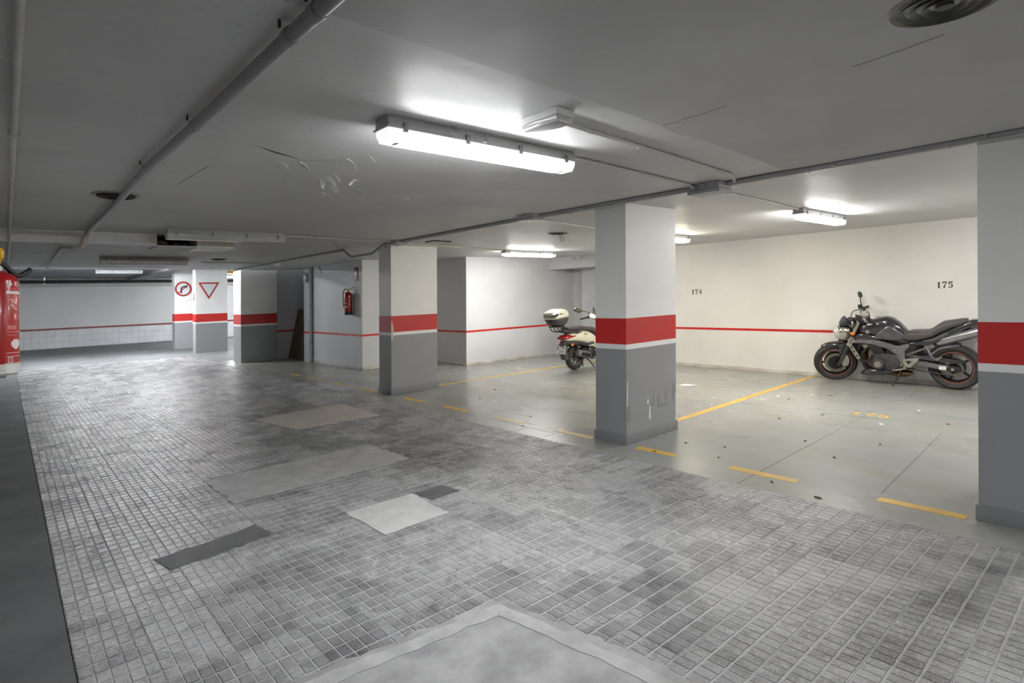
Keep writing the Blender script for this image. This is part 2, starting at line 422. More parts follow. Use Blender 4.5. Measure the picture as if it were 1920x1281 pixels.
# repair patches in the lane
PATCH = [
    ('patch_warm', [(2.42, 7.82), (2.60, 6.78), (3.66, 6.75), (3.70, 7.96)], 0.012, 'warm grey smooth concrete repair patch'),
    ('patch_mid', [(1.28, 5.43), (1.30, 4.64), (2.86, 4.70), (2.83, 5.46)], 0.014, 'long mid-grey concrete repair patch'),
    ('patch_light', [(1.81, 3.84), (1.815, 3.29), (2.32, 3.305), (2.355, 3.837)], 0.008, 'pale square concrete repair patch'),
    ('patch_dark', [(0.65, 3.97), (0.71, 3.76), (1.00, 3.79), (1.30, 3.85), (1.28, 4.09), (0.95, 4.02)], 0.018, 'dark rough mortar repair patch'),
    ('patch_dark', [(2.375, 3.825), (2.39, 3.59), (2.64, 3.63), (2.63, 3.82)], 0.012, 'small dark repair patch'),
    ('patch_front', [(0.40, 2.34), (1.834, 2.18), (1.96, 1.46), (2.00, 0.9), (0.40, 0.9)], 0.016, 'big cement repair patch in the foreground'),
]
def inside(p, poly):
    c = False; n = len(poly)
    for i in range(n):
        (x1, y1), (x2, y2) = poly[i], poly[(i + 1) % n]
        if (y1 > p[1]) != (y2 > p[1]) and p[0] < (x2 - x1) * (p[1] - y1) / (y2 - y1) + x1: c = not c
    return c
for k, (mt, poly, amp, lab) in enumerate(PATCH):
    pp = jitter_poly(poly, 0.06, amp, random.Random(20 + k))
    o = MB().prism(pp, -0.013, 0.0035, 'xyz').build('repair_patch', mt, fl_lane, bevel=0.002, smooth=0); o['label'] = lab
# troweled border of the foreground patch
bd = MB().prism(jitter_poly([(0.40, 2.30), (1.80, 2.14), (1.90, 1.46), (1.93, 0.9), (1.86, 0.9), (1.83, 1.44), (1.735, 2.07), (0.40, 2.21)], 0.08, 0.008, random.Random(5)), -0.004, 0.0065, 'xyz')
bd.build('patch_border', 'patch_mid', fl_lane, bevel=0.002, smooth=0)

# ribbed tiles: 3 x 5 raised pads on a slab
def tile_geo(rg):
    vs, fs, mi = [], [], []
    def bx(x0, x1, y0, y1, z0, z1, ins, m):
        o = len(vs)
        vs.extend([(x0, y0, z0), (x1, y0, z0), (x1, y1, z0), (x0, y1, z0), (x0 + ins, y0 + ins, z1), (x1 - ins, y0 + ins, z1), (x1 - ins, y1 - ins, z1), (x0 + ins, y1 - ins, z1)])
        for f in ((4, 5, 6, 7), (0, 1, 5, 4), (1, 2, 6, 5), (2, 3, 7, 6), (3, 0, 4, 7)): fs.append(tuple(i + o for i in f)); mi.append(m)
    g = 0.0016
    bx(g / 2, PT - g / 2, g / 2, PT - g / 2, -0.0135, -0.0030, 0.0, 0)
    px, py = PT / 5, PT / 3
    for i in range(5):
        for j in range(3):
            e = [rg.uniform(-0.0012, 0.0012) for _ in range(4)]; h = rg.uniform(-0.0006, 0.0005)
            bx(i * px + 0.0030 + e[0], (i + 1) * px - 0.0030 + e[1], j * py + 0.0055 + e[2], (j + 1) * py - 0.0055 + e[3], -0.0030, h, 0.0016, 1)
    return vs, fs, mi
GEO = [tile_geo(random.Random(100 + k)) for k in range(6)]
TM = []
for vs, fs, mi in GEO:
    me = bpy.data.meshes.new('tile'); me.from_pydata([(x, y, z + S * x) for x, y, z in vs], [], fs)
    me.materials.append(M['groove']); me.materials.append(M['pad']); me.polygons.foreach_set('material_index', mi); TM.append(me)
cells = []
NY = int(round((LY1 - LY0) / PT))
for i in range(NX):
    for j in range(NY):
        x, y = LX0 + i * PT, LY0 + j * PT
        cc = [(x, y), (x + PT, y), (x, y + PT), (x + PT, y + PT), (x + PT / 2, y + PT / 2)]
        if any(all(inside(q, pl[1]) for q in cc) for pl in PATCH): continue
        cx, cy = x + PT / 2, y + PT / 2
        dep = cx * math.sin(YAW) + cy * math.cos(YAW); lat = cx * math.cos(YAW) - cy * math.sin(YAW)
        vis = dep > 0.9 and abs(lat) < dep * 0.93 and (1.5 - S * cx) / dep < 0.66
        cells.append((0 if vis else 1, dep, i, j, x, y))
cells.sort()
sv, sf, sm = [], [], []
for n, (nv, dep, i, j, x, y) in enumerate(cells):
    rg = random.Random(i * 997 + j); k = rg.randrange(6); dz = rg.uniform(-0.0006, 0.0006)
    tx, ty = rg.uniform(-0.0025, 0.0025), rg.uniform(-0.0025, 0.0025)
    if n < 300:
        o = bpy.data.objects.new('tile', TM[k]); COL.objects.link(o); o.parent = fl_lane
        o.location = (x, y, S * x + dz); o.rotation_euler = (tx, ty, 0)
    else:
        vs, fs, mi = GEO[k]; b = len(sv)
        sv.extend([(x + a, y + c, S * (x + a) + z + dz + tx * c - ty * a) for a, c, z in vs]); sf.extend([tuple(q + b for q in f) for f in fs]); sm.extend(mi)
me = bpy.data.meshes.new('tile_field'); me.from_pydata(sv, [], sf); me.materials.append(M['groove']); me.materials.append(M['pad'])
me.polygons.foreach_set('material_index', sm)
o = bpy.data.objects.new('tile_field', me); COL.objects.link(o); o.parent = fl_lane; o['kind'] = 'stuff'; o['label'] = 'ribbed tiles of the lane farther away'

# yellow bay markings, saw-cut joints and stencilled number on the bay floor
def flat(name, poly, mt, parent=fl_bay, h=0.0018): return MB().prism(poly, -0.001, h, 'xyz').build(name, mt, parent, smooth=0)
for k, (y1, y0) in enumerate(((1.321, 0.83), (2.411, 1.866), (3.36, 2.926), (4.421, 3.91), (5.482, 4.969), (6.58, 6.052), (7.66, 7.12), (9.067, 8.52), (10.20, 9.66), (11.28, 10.7), (12.24, 11.77))):
    flat('yellow_dash', jitter_poly([(4.515, y0), (4.605, y0), (4.605, y1), (4.515, y1)], 0.12, 0.003, random.Random(k)), 'yellow_worn' if k in (3, 4, 9) else 'yellow')
flat('yellow_line', jitter_poly([(5.45, 3.66), (5.45, 3.75), (10.06, 3.89), (10.06, 3.80)], 0.2, 0.003, random.Random(1)), 'yellow')
flat('yellow_line', jitter_poly([(5.45, 8.19), (5.45, 8.27), (10.06, 8.34), (10.06, 8.26)], 0.2, 0.003, random.Random(2)), 'yellow')
def joint(x0, y0, x1, y1, wd=0.004):
    d = Vector((x1 - x0, y1 - y0)).normalized(); n = Vector((-d.y, d.x)) * wd / 2
    flat('floor_joint', [(x0 - n.x, y0 - n.y), (x1 - n.x, y1 - n.y), (x1 + n.x, y1 + n.y), (x0 + n.x, y0 + n.y)], 'joint_dark', h=0.0006)
for a in ((4.21, 2.17, 7.7, 2.27), (4.69, 1.34, 6.95, 1.46), (4.45, 5.63, 4.45, 4.35), (4.21, 4.32, 4.43, 4.335), (4.21, 4.75, 4.43, 4.77), (4.85, 5.87, 4.85, 5.18), (5.26, 5.65, 5.26, 5.2), (4.40, 6.7, 4.44, 5.7)): joint(*a)
joint(4.44, 5.19, 4.60, 5.19, 0.01)
DIG = {
    '1': [[(.2, 0), (.42, 0), (.42, 1), (.32, 1), (.2, .93)], [(.03, .76), (.15, .9), (.15, .76)], [(.1, 0), (.17, 0), (.17, .06), (.1, .06)], [(.45, 0), (.52, 0), (.52, .06), (.45, .06)]],
    '7': [[(0, 1), (0, .68), (.06, .68), (.14, .82), (.6, .82), (.6, 1)], [(.58, .78), (.38, .45), (.34, 0), (.12, 0), (.2, .38), (.42, .78)]],
    '5': [[(.05, 1), (.21, 1), (.21, .5), (.05, .5)], [(.25, 1), (.6, 1), (.54, .78), (.25, .78)], [(.32, .66), (.5, .62), (.61, .45), (.58, .18), (.45, .03), (.32, 0), (.32, .09), (.40, .2), (.41, .45), (.32, .57)], [(.26, 0), (.1, .05), (.02, .2), (.12, .3), (.2, .2), (.26, .1)]],
    '4': [[(.32, 1), (.02, .36), (.02, .24), (.32, .24), (.32, .33), (.14, .34), (.32, .72)], [(.37, 1), (.53, 1), (.53, 0), (.37, 0)], [(.56, .24), (.64, .24), (.64, .36), (.56, .36)]],
}
def number(txt, fn, parent, material, name='stencil_digit'):
    n = len(txt)
    for k, ch in enumerate(txt):
        mb = MB()
        for poly in DIG[ch]:
            a = [fn((k + u * 1.3 + 0.08) / n, v, 0) for u, v in poly]; b = [fn((k + u * 1.3 + 0.08) / n, v, 1) for u, v in poly]; m = len(poly)
            mb.add(a + b, [tuple(range(m))[::-1], tuple(range(m, 2 * m))] + [(i, (i + 1) % m, m + (i + 1) % m, m + i) for i in range(m)])
        mb.build(name, material, parent, smooth=0)
number('175', lambda u, v, d: (7.345 + 0.14 * v, 2.43 - 0.41 * u, -0.001 + 0.0028 * d), fl_bay, 'yellow')

# ------------------------------------------------------------------ structure: ceiling
ceil = struct('ceiling', MB().box(-2.8, 11.6, YS, 15.45, C, C + 0.22), 'ceiling', 'grey painted concrete slab over lane and bays', 'ceiling', smooth=0)
MB().prism([(-2.6, 1.60), (0.78, 1.667), (2.149, 1.721), (3.848, 1.829), (4.38, 1.88), (4.38, YS), (-2.6, YS)], C - 0.007, C + 0.001, 'xyz').build('ceiling_skim', 'ceiling_darker', ceil, smooth=0)
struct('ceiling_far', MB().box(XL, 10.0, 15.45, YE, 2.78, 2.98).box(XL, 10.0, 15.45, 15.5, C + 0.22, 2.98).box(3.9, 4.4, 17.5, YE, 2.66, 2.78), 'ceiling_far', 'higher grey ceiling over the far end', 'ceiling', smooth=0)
for k, (pts, zt) in enumerate(([([(2.60, 1.74), (2.612, 1.66), (2.585, 1.59), (2.60, 1.53), (2.588, 1.47), (2.572, 1.37)], C - .007), ([(2.54, .82), (2.53, .72), (2.515, .645), (2.48, .51)], C - .007), ([(.935, 4.7), (.95, 4.4), (.955, 4.2), (.968, 3.97)], C), ([(1.02, 3.3), (1.2, 3.42), (1.38, 3.5), (1.6, 3.35)], C), ([(2.61, 1.76), (2.9, 1.80)], C)])):
    l_ = [(x - .0018, y - .0008) for x, y in pts] + [(x + .0018, y + .0008) for x, y in pts[::-1]]
    MB().prism(l_, zt - .0008, zt + .0005, 'xyz').build('ceiling_crack', 'joint_dark', ceil, smooth=0)
# boxed soffit with a broken opening
sof = thing('soffit', 'shallow white-edged boxed soffit under the lane ceiling with a broken opening', 'soffit', kind='structure')
MB().box(XL, 1.378, 7.95, 12.5, 2.236, C - 0.001).build('soffit_panel', 'ceiling', sof, smooth=0)
MB().box(XL, 1.378, 7.944, 7.95, 2.234, C - 0.001).build('fascia', 'white_plastic', sof, smooth=0)
MB().box(1.378, 2.24, 8.45, 12.5, 2.236, C - 0.001).build('soffit_panel', 'ceiling', sof, smooth=0)
MB().box(1.378, 1.80, 7.955, 8.45, 2.222, 2.240).build('ledge', 'ceiling', sof, smooth=0)
MB().box(1.80, 2.24, 7.945, 8.45, 2.218, 2.246).build('ledge', 'white_plastic', sof, smooth=0)
MB().box(1.81, 2.24, 7.95, 8.45, 2.246, C - 0.001).build('fascia', 'beige_panel', sof, smooth=0)
MB().box(1.38, 1.80, 8.36, 8.45, 2.238, C - 0.001).build('cavity_back', 'dark_void', sof, smooth=0)
for k, (x, y, z, r) in enumerate(((1.44, 8.05, 2.27, .04), (1.62, 8.1, 2.262, .035), (1.70, 8.06, 2.255, .028), (1.50, 8.15, 2.26, .03))):
    rg = random.Random(k); mb = MB().ell((x, y, z), (r * 1.5, r, r * 0.8), 7, 5)
    mb.v = [p + Vector((rg.uniform(-1, 1), rg.uniform(-1, 1), rg.uniform(-1, 1))) * r * 0.25 for p in mb.v]; mb.build('rubble_lump', 'rubble', sof, smooth=0)
# hanging paint flakes below the slab
for k, (x, y, L, a) in enumerate(((1.741, 4.039, .10, .3), (1.72, 3.98, .07, 1.2), (1.368, 3.571, .06, .1), (1.58, 3.348, .07, .2), (1.682, 3.858, .08, .5), (1.70, 3.82, .06, .2), (1.916, 3.862, .05, 1.9), (1.911, 4.485, .07, .1), (1.289, 3.623, .05, .4), (1.474, 4.095, .06, .2), (2.07, 4.201, .05, .1), (2.593, 4.313, .05, .3), (1.675, 3.219, .04, .2), (3.65, 8.2, .14, .2), (1.2, 5.2, .05, .2))):
    rg = random.Random(k); L *= 1.35
    n = 6; dx, dy = math.cos(a), math.sin(a); wd = L * rg.uniform(.3, .5); top, bot = [], []
    for i in range(n):
        t = i / (n - 1); drop = 0.034 * t * t * (L / .07); w_ = wd * (1 - 0.7 * t) * rg.uniform(.7, 1.2)
        for q in (-1, 1):
            px, py = x + dx * L * t - dy * w_ * q, y + dy * L * t + dx * w_ * q
            bot.append((px, py, C - drop - 0.0015)); top.append((px, py, C - drop + 0.0012))
    mb = MB(); v = bot + top; m = 2 * n; fs = []
    for i in range(n - 1):
        a0, a1, b0, b1 = 2 * i, 2 * i + 1, 2 * i + 2, 2 * i + 3
        fs += [(a0, a1, b1, b0), (a0 + m, b0 + m, b1 + m, a1 + m), (a0, b0, b0 + m, a0 + m), (a1, a1 + m, b1 + m, b1)]
    fs += [(0, m, m + 1, 1), (m - 2, m - 1, 2 * m - 1, 2 * m - 2)]
    mb.add(v, fs).build('paint_flake', 'flake', ceil, smooth=0)

# ------------------------------------------------------------------ structure: walls
def stripe_x(parent, x, y0, y1, d=-1, mt='red_stripe'): MB().box(min(x, x + d * 0.0025), max(x, x + d * 0.0025), y0, y1, 0.722, 0.764).build('red_stripe', mt, parent, smooth=0)
def stripe_y(parent, y, x0, x1, mt='red_stripe'): MB().box(x0, x1, y - 0.0025, y, 0.722, 0.764).build('red_stripe', mt, parent, smooth=0)
wb = struct('wall_back', MB().box(XB, XB + 0.2, YS, 8.3, 0, C), 'wall', 'cream back wall of the parking bays with a red stripe and stencilled numbers', 'wall', smooth=0)
stripe_x(wb, XB, YS, 8.3)
number('175', lambda u, v, d: (XB + 0.001 - 0.0022 * d, 2.178 - 0.205 * u, 1.402 + 0.092 * v), wb, 'black_paint')
number('174', lambda u, v, d: (XB + 0.001 - 0.0022 * d, 6.125 - 0.235 * u, 1.405 + 0.092 * v), wb, 'black_paint')
struct('baseboard_back', MB().box(XB - 0.014, XB, YS, 8.3, 0, 0.062), 'skirting', 'scuffed low skirting along the back wall of the bays', 'skirting', bevel=0.003)
# recess beyond the bays
wr = struct('wall_recess', MB().box(XB, XB + 0.3, 8.3, 10.05, 2.10, C).box(11.0, 11.2, 9.55, 10.05, 0, 2.3).box(10.75, 11.0, 8.1, 9.55, 0, 2.3).box(10.3, 11.2, 8.1, 10.05, 2.13, 2.3), 'wall_grey', 'pale recess and lintel beside the white wall block', 'wall', smooth=0)
for y in (9.166, 8.952):
    MB().lathe([(0.026, 0), (0.04, -0.012), (0.042, -0.05), (0.03, -0.05), (0.028, -0.015)], 16, (XB, y, 2.318), 'x').build('pipe_stub', 'pvc_light', wr, smooth=30)
# white block between the bays and the lane
wm = struct('wall_middle', MB().box(7.55, 10.4, 10.05, 11.62, 0, C), 'wall_grey', 'white wall block with a red stripe behind the scooter', 'wall', smooth=0)
MB().box(10.4, 11.2, 10.05, 10.3, 0, C).build('return', 'wall_grey', wm, smooth=0)
stripe_y(wm, 10.05, 7.55, 10.36); stripe_x(wm, 7.55, 10.0475, 11.42)
struct('baseboard_middle', MB().box(7.536, 10.0, 10.036, 10.05, 0, 0.055).box(7.536, 7.55, 10.036, 11.40, 0, 0.055), 'skirting', 'chipped skirting around the white wall block', 'skirting', bevel=0.003)
ws = struct('wall_side', MB().box(5.79, 7.55, 11.42, 14.45, 0, C), 'wall_grey', 'grey wall block carrying the small fire extinguisher', 'wall', smooth=0)
stripe_y(ws, 11.42, 5.79, 7.55); stripe_x(ws, 5.79, 11.4175, 14.03, mt='red_stripe')
MB().box(5.72, 5.79, 14.12, 14.45, 0, C).build('pilaster', 'wall_dim', ws, smooth=0)
stripe_x(ws, 5.72, 14.12, 14.45)
struct('baseboard_side', MB().box(5.776, 5.79, 11.406, 14.0, 0, 0.06).box(5.776, 7.53, 11.406, 11.42, 0, 0.06), 'skirting', 'pale skirting under the wall block with the extinguisher', 'skirting', bevel=0.003)
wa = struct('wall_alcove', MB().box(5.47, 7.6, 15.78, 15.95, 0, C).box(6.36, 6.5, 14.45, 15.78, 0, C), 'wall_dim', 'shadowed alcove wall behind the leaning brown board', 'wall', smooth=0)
stripe_y(wa, 15.78, 5.47, 6.36)
# end wall with white tiled dado
wf = struct('wall_far', MB().box(XL, 10.0, YE, YE + 0.2, 0, 3.0), 'wall_grey', 'far end wall, pale above a red line and white tiled below', 'wall', smooth=0)
MB().box(XL, 10.0, YE - 0.01, YE, 0, 0.745).build('grout_bed', 'tile_grout', wf, smooth=0)
MB().box(XL, 10.0, YE - 0.018, YE, 0.745, 0.80).build('red_stripe', 'red_stripe_dark', wf, smooth=0)
tw, th = 0.235, 0.235
mb = MB().box(0, tw - 0.008, -0.006, 0, 0, th - 0.008); tile0 = None
for j in range(3):
    for i in range(43):
        x = XL + i * tw
        if tile0 is None:
            tile0 = mb.build('wall_tile', 'white_tile', wf, smooth=0); o = tile0
        else:
            o = bpy.data.objects.new('wall_tile', tile0.data); COL.objects.link(o); o.parent = wf
        o.location = (x, YE - 0.01, 0.02 + j * th + S * x)
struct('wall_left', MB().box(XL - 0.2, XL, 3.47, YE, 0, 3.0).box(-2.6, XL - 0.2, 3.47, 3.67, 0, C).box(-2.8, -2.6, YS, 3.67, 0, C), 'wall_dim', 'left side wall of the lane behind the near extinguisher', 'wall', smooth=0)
struct('wall_rear', MB().box(-2.8, 11.6, YS - 0.2, YS, 0, C), 'wall', 'end wall behind the camera', 'wall', smooth=0)
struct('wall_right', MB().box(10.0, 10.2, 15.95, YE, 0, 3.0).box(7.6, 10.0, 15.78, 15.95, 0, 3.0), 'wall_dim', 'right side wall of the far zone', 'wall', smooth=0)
# services along the far wall
for k, (y, z, r, mt, lab) in enumerate(((28.6, 2.705, 0.03, 'pvc_light', 'thin white pipe high across the far end wall'), (28.75, 2.50, 0.05, 'pvc_light', 'thicker pale pipe just above the far end wall face'), (28.5, 2.62, 0.05, 'rubber', 'dark cable bundle between the pale pipes at the far wall'))):
    p = thing('ceiling_pipe', lab, 'pipe', (0.0, y, z))
    MB().tube([(XL + 0.02, 0, 0), (9.9, 0, 0)], r, 10).build('pipe', mt, p)
    for x in (1.2, 3.4, 5.4): MB().box(x - 0.02, x + 0.02, -0.012, 0.012, 0, 2.775 - z).build('hanger', 'steel', p, smooth=0)

# ------------------------------------------------------------------ columns
def column(y0, y1, x0, x1, label, top=C, rt=1.238, rb=0.982, wbot=0.932, plinth=True):
    p = thing('column', label, 'column', ((x0 + x1) / 2, (y0 + y1) / 2, 0), group='painted columns along the lane')
    a, b = (x1 - x0) / 2, (y1 - y0) / 2
    MB().box(-a, a, -b, b, rt, top - 0.0005).build('upper_shaft', 'col_white', p, smooth=0)
    MB().box(-a - .0008, a + .0008, -b - .0008, b + .0008, rb, rt).build('red_band', 'col_red', p, smooth=0)
    MB().box(-a - .0004, a + .0004, -b - .0004, b + .0004, wbot, rb).build('white_band', 'col_white', p, smooth=0)
    MB().box(-a, a, -b, b, 0.001, wbot).build('lower_shaft', 'col_grey', p, smooth=0)
    if plinth: MB().box(-a - .014, a + .014, -b - .014, b + .014, 0.0, 0.10).build('plinth', 'col_plinth', p, bevel=0.004)
    return p
X0, X1 = 4.566, 5.43
column(0.385, 0.772, X0, X1, 'nearest grey, red and white column at the right edge of the picture')
c1 = column(3.485, 3.872, X0, X1, 'red-banded column standing in front of the scooter and the number 174')
# chipped plaster patches low on the shaft
for k, (x, z, w_, h_) in enumerate(((-.05, .26, .012, .07), (-.08, .38, .010, .03), (.43, .14, .012, .06), (-.42, .5, .006, .12), (.425, .3, .006, .1))):
    mb = MB().prism(jitter_poly([(x - w_, z - h_), (x + w_, z - h_), (x + w_ * .6, z + h_), (x - w_ * .5, z + h_)], 0.02, 0.004, random.Random(k)), -0.1955, -0.193, 'xzy')
    mb.build('chipped_spot', 'col_white', c1, smooth=0)
for k, (x, z, w_, h_) in enumerate(((-.40, .30, .03, .09), (-.02, .33, .05, .015), (.10, .36, .016, .07), (.24, .40, .015, .06), (.38, .42, .03, .09), (.18, .30, .10, .012), (.02, .42, .012, .08))):
    mb = MB().prism(jitter_poly([(x - w_, z - h_), (x + w_, z - h_ * .8), (x + w_ * .7, z + h_), (x - w_ * .6, z + h_ * .8)], 0.03, 0.008, random.Random(40 + k)), -0.1942, -0.193, 'xzy')
    mb.build('scuff_mark', 'col_plinth', c1, smooth=0)
c2 = column(8.036, 8.422, X0, X1, 'red-banded column with a chipped beige corner beside the white wall block')
MB().prism(jitter_poly([(-.435, .85), (-.40, .88), (-.395, 1.04), (-.41, 1.12), (-.435, 1.16)], 0.03, 0.006, random.Random(3)), -0.1965, -0.193, 'xzy').build('bare_plaster', 'beige_panel', c2, smooth=0)
column(15.66, 16.29, X0, 5.47, 'shadowed red-banded column beside the dark alcove', plinth=False)
column(20.28, 20.65, X0, 5.50, 'distant column carrying the triangular give-way sign', top=2.78, plinth=False)
column(22.92, 23.32, 4.50, 5.45, 'distant column carrying the round no-turn sign', top=2.78, plinth=False)

# traffic signs on the far columns
sg = thing('give_way_sign', 'white triangle sign with a red border pointing down', 'sign', (4.945, 20.27, 2.06))
tri = lambda r: [(r * math.cos(R(a)), r * math.sin(R(a))) for a in (-90, 30, 150)]
MB().prism(tri(0.36), -0.02, -0.004, 'xzy').build('border', 'sign_red', sg, bevel=0.008)
MB().prism(tri(0.265), -0.023, -0.012, 'xzy').build('panel', 'sign_white', sg, smooth=0)
sg = thing('no_turn_sign', 'round red-rimmed sign forbidding the right turn with a dark arrow', 'sign', (4.765, 22.91, 2.115))
MB().lathe([(0.262, -0.004), (0.262, -0.018), (0.205, -0.018), (0.205, -0.004)], 40, (0, 0, 0), 'y', closed=True).build('rim', 'sign_red', sg)
MB().lathe([(0.206, -0.006), (0.206, -0.014), (0.001, -0.014)], 40, (0, 0, 0), 'y').build('panel', 'sign_white', sg, smooth=30)
MB().prism([(-.085, -.15), (-.035, -.15), (-.035, .01), (.0, .05), (.06, .06), (.06, .02), (.155, .075), (.06, .13), (.06, .105), (-.02, .095), (-.085, .03)], -0.019, -0.0145, 'xzy').build('arrow', 'sign_dark', sg, smooth=0)
MB().bar((-.15, -0.021, -.15), (.15, -0.021, .15), 0.004, 0.032, up=(-1, 0, 1)).build('slash', 'sign_red', sg, smooth=0)
bx_ = thing('switch_box', 'small dark switch box on the lane side of the give-way column', 'box', (4.56, 20.46, 1.80))
MB().box(-0.05, 0.005, -0.10, 0.10, -0.11, 0.11).build('case', 'pvc_dark', bx_, bevel=0.008)
MB().box(-0.056, -0.049, -0.07, 0.07, -0.08, 0.08).build('cover', 'box_grey', bx_, bevel=0.003)
ys = thing('height_bar', 'short yellow bar hanging from the far ceiling beside the give-way column', 'bar', (6.0, 21.5, 2.59))
MB().box(-0.3, 0.3, -0.03, 0.03, 0, 0.09).build('bar', 'amber_yellow', ys, bevel=0.008)
for x in (-0.2, 0.2): MB().tube([(x, 0, 0.09), (x, 0, 0.19)], 0.008, 6).build('hanger', 'steel', ys)

# ------------------------------------------------------------------ light fittings
def fluoro(x0, x1, y, z, label, glow=None, housing='housing', group='fluorescent light fittings'):
    L = x1 - x0; w2 = 0.065
    p = thing('light_fitting', label, 'ceiling light', ((x0 + x1) / 2, y, z), group=group)
    h = L / 2
    MB().prism([(-w2 + .008, 0), (w2 - .008, 0), (w2, -.05), (-w2, -.05)], -h, h, 'yzx').build('housing', housing, p, bevel=0.004)
    MB().box(-h - .008, h + .008, -w2 - .007, w2 + .007, -.060, -.050).build('gasket_rim', housing, p, bevel=0.003)
    prof = [(-w2, -.060), (-w2 * .97, -.095), (-w2 * .72, -.118), (w2 * .72, -.118), (w2 * .97, -.095), (w2, -.060)]
    e = 0.085 if glow else 0.0
    df = MB().prism(prof, -h + e, h - e, 'yzx')
    if glow: df.mi = [1 if (k in (0, 1, 2, 6, 7)) else 0 for k in range(len(df.f))]
    df.build('diffuser', [glow, glow + '_side'] if glow else 'diffuser_off', p, smooth=50)
    if glow:
        for q in (-1, 1):
            a, b = sorted((q * (h - e), q * (h - 0.012))); sec = [(a, prof), (b, prof)]
            mb = MB(); k = 0.72
            rings = [[(a, yy, zz) for yy, zz in prof], [(b, yy, zz) for yy, zz in prof]]
            if q > 0: rings.append([(h, yy * .9, -.060 + (zz + .060) * .62) for yy, zz in prof])
            else: rings.insert(0, [(-h, yy * .9, -.060 + (zz + .060) * .62) for yy, zz in prof])
            mb.rings(rings).build('diffuser_end', glow + '_end', p, smooth=50)
            MB().box(q * (h - .075) - .012, q * (h - .075) + .012, -.02, .02, -.1185, -.1175).build('lamp_holder', 'beige_panel', p, smooth=0)
    for k in range(4):
        x = -h + 0.09 + k * (L - 0.18) / 3
        for q in (-1, 1): MB().box(x - .012, x + .012, min(q * (w2 + .001), q * (w2 + .011)), max(q * (w2 + .001), q * (w2 + .011)), -.075, -.028).build('clip', 'clip', p, bevel=0.002)
    MB().lathe([(0.012, 0), (0.014, 0.02), (0.010, 0.03)], 10, (h, 0, -.028), 'x').build('cable_gland', 'pvc_grey', p)
    return p
f1 = fluoro(1.36, 2.66, 2.475, C, 'big lit fluorescent fitting draped with cobwebs over the lane', 'glow_lane')
rg = random.Random(11)
for k in range(16):
    x = rg.uniform(-.55, .6) if k > 6 else rg.uniform(-.35, .1); q = -1
    a = Vector((x, q * .074, rg.uniform(-.055, -.01))); b = a + Vector((rg.uniform(-.1, .1), q * rg.uniform(.0, .06), -a.z - 0.002 if rg.random() < .6 else rg.uniform(-.05, .02)))
    m = (a + b) / 2 + Vector((rg.uniform(-.02, .02), 0, -.02))
    MB().tube([a, m, b], 0.0011, 4, 4).build('cobweb_strand', 'web', f1)
fluoro(1.372, 2.664, 7.39, C, 'unlit grey fluorescent fitting in front of the soffit opening')
fluoro(1.02, 2.10, 9.85, 2.236, 'unlit aged fluorescent fitting under the soffit', None, 'housing_aged')
fluoro(2.25, 3.55, 23.0, 2.775, 'unlit white fluorescent fitting near the far end wall')
fluoro(6.72, 8.03, 2.73, C, 'lit fluorescent fitting over the motorcycle bay', 'glow_bay')
fluoro(7.02, 8.32, 5.12, C, 'warm lit fluorescent fitting partly hidden behind the middle column', 'glow_warm')
fluoro(7.14, 8.52, 8.33, C, 'lit fluorescent fitting in front of the white wall block', 'glow_bay')
fluoro(6.7, 8.0, 26.2, 2.775, 'lit fluorescent fitting in the far zone seen beside the give-way column', 'glow_far')
# unseen fittings added for brightness, continuing the lane and bay rows
for y, lab in ((-2.35, 'added lit fluorescent fitting over the lane just behind the camera'), (-7.2, 'added lit fluorescent fitting over the lane well behind the camera')):
    fluoro(1.36, 2.66, y, C, lab, 'glow_lane')
for y, lab in ((0.0, 'added lit fluorescent fitting over the bay hidden by the nearest column'), (-2.6, 'added lit fluorescent fitting over the first hidden bay'), (-5.3, 'added lit fluorescent fitting over the second hidden bay')):
    fluoro(6.72, 8.03, y, C, lab, 'glow_bay')
for x, y, lab in ((2.5, 17.2, 'lit fluorescent fitting above the slab edge over the far lane'), (0.9, 20.2, 'added unseen lit fluorescent fitting over the far lane by the left wall'), (2.6, 20.2, 'added unseen lit fluorescent fitting over the middle of the far lane'), (6.9, 19.0, 'added unseen lit fluorescent fitting behind the alcove block')):  # slab-edge one follows from the lit columns; other three added to brighten the far zone
    fluoro(x, x + 1.3, y, 2.775, lab, 'glow_far' if y > 20 else 'glow_mid')

# emergency luminaire
e = thing('emergency_light', 'small white emergency light with clear cover next to the lit fitting', 'emergency light', (1.985, 1.985, C))
MB().box(-.062, .062, -.125, .125, -.036, 0).build('body', 'white_plastic', e, bevel=0.006)
MB().prism([(-.058, -.036), (.058, -.036), (.05, -.068), (-.05, -.068)], -.12, .12, 'xzy').build('cover', 'emergency_cover', e, bevel=0.006)
MB().tube([(-.02, -.085, -.05), (-.02, .085, -.05)], 0.008, 8).build('lamp_tube', 'diffuser_off', e)

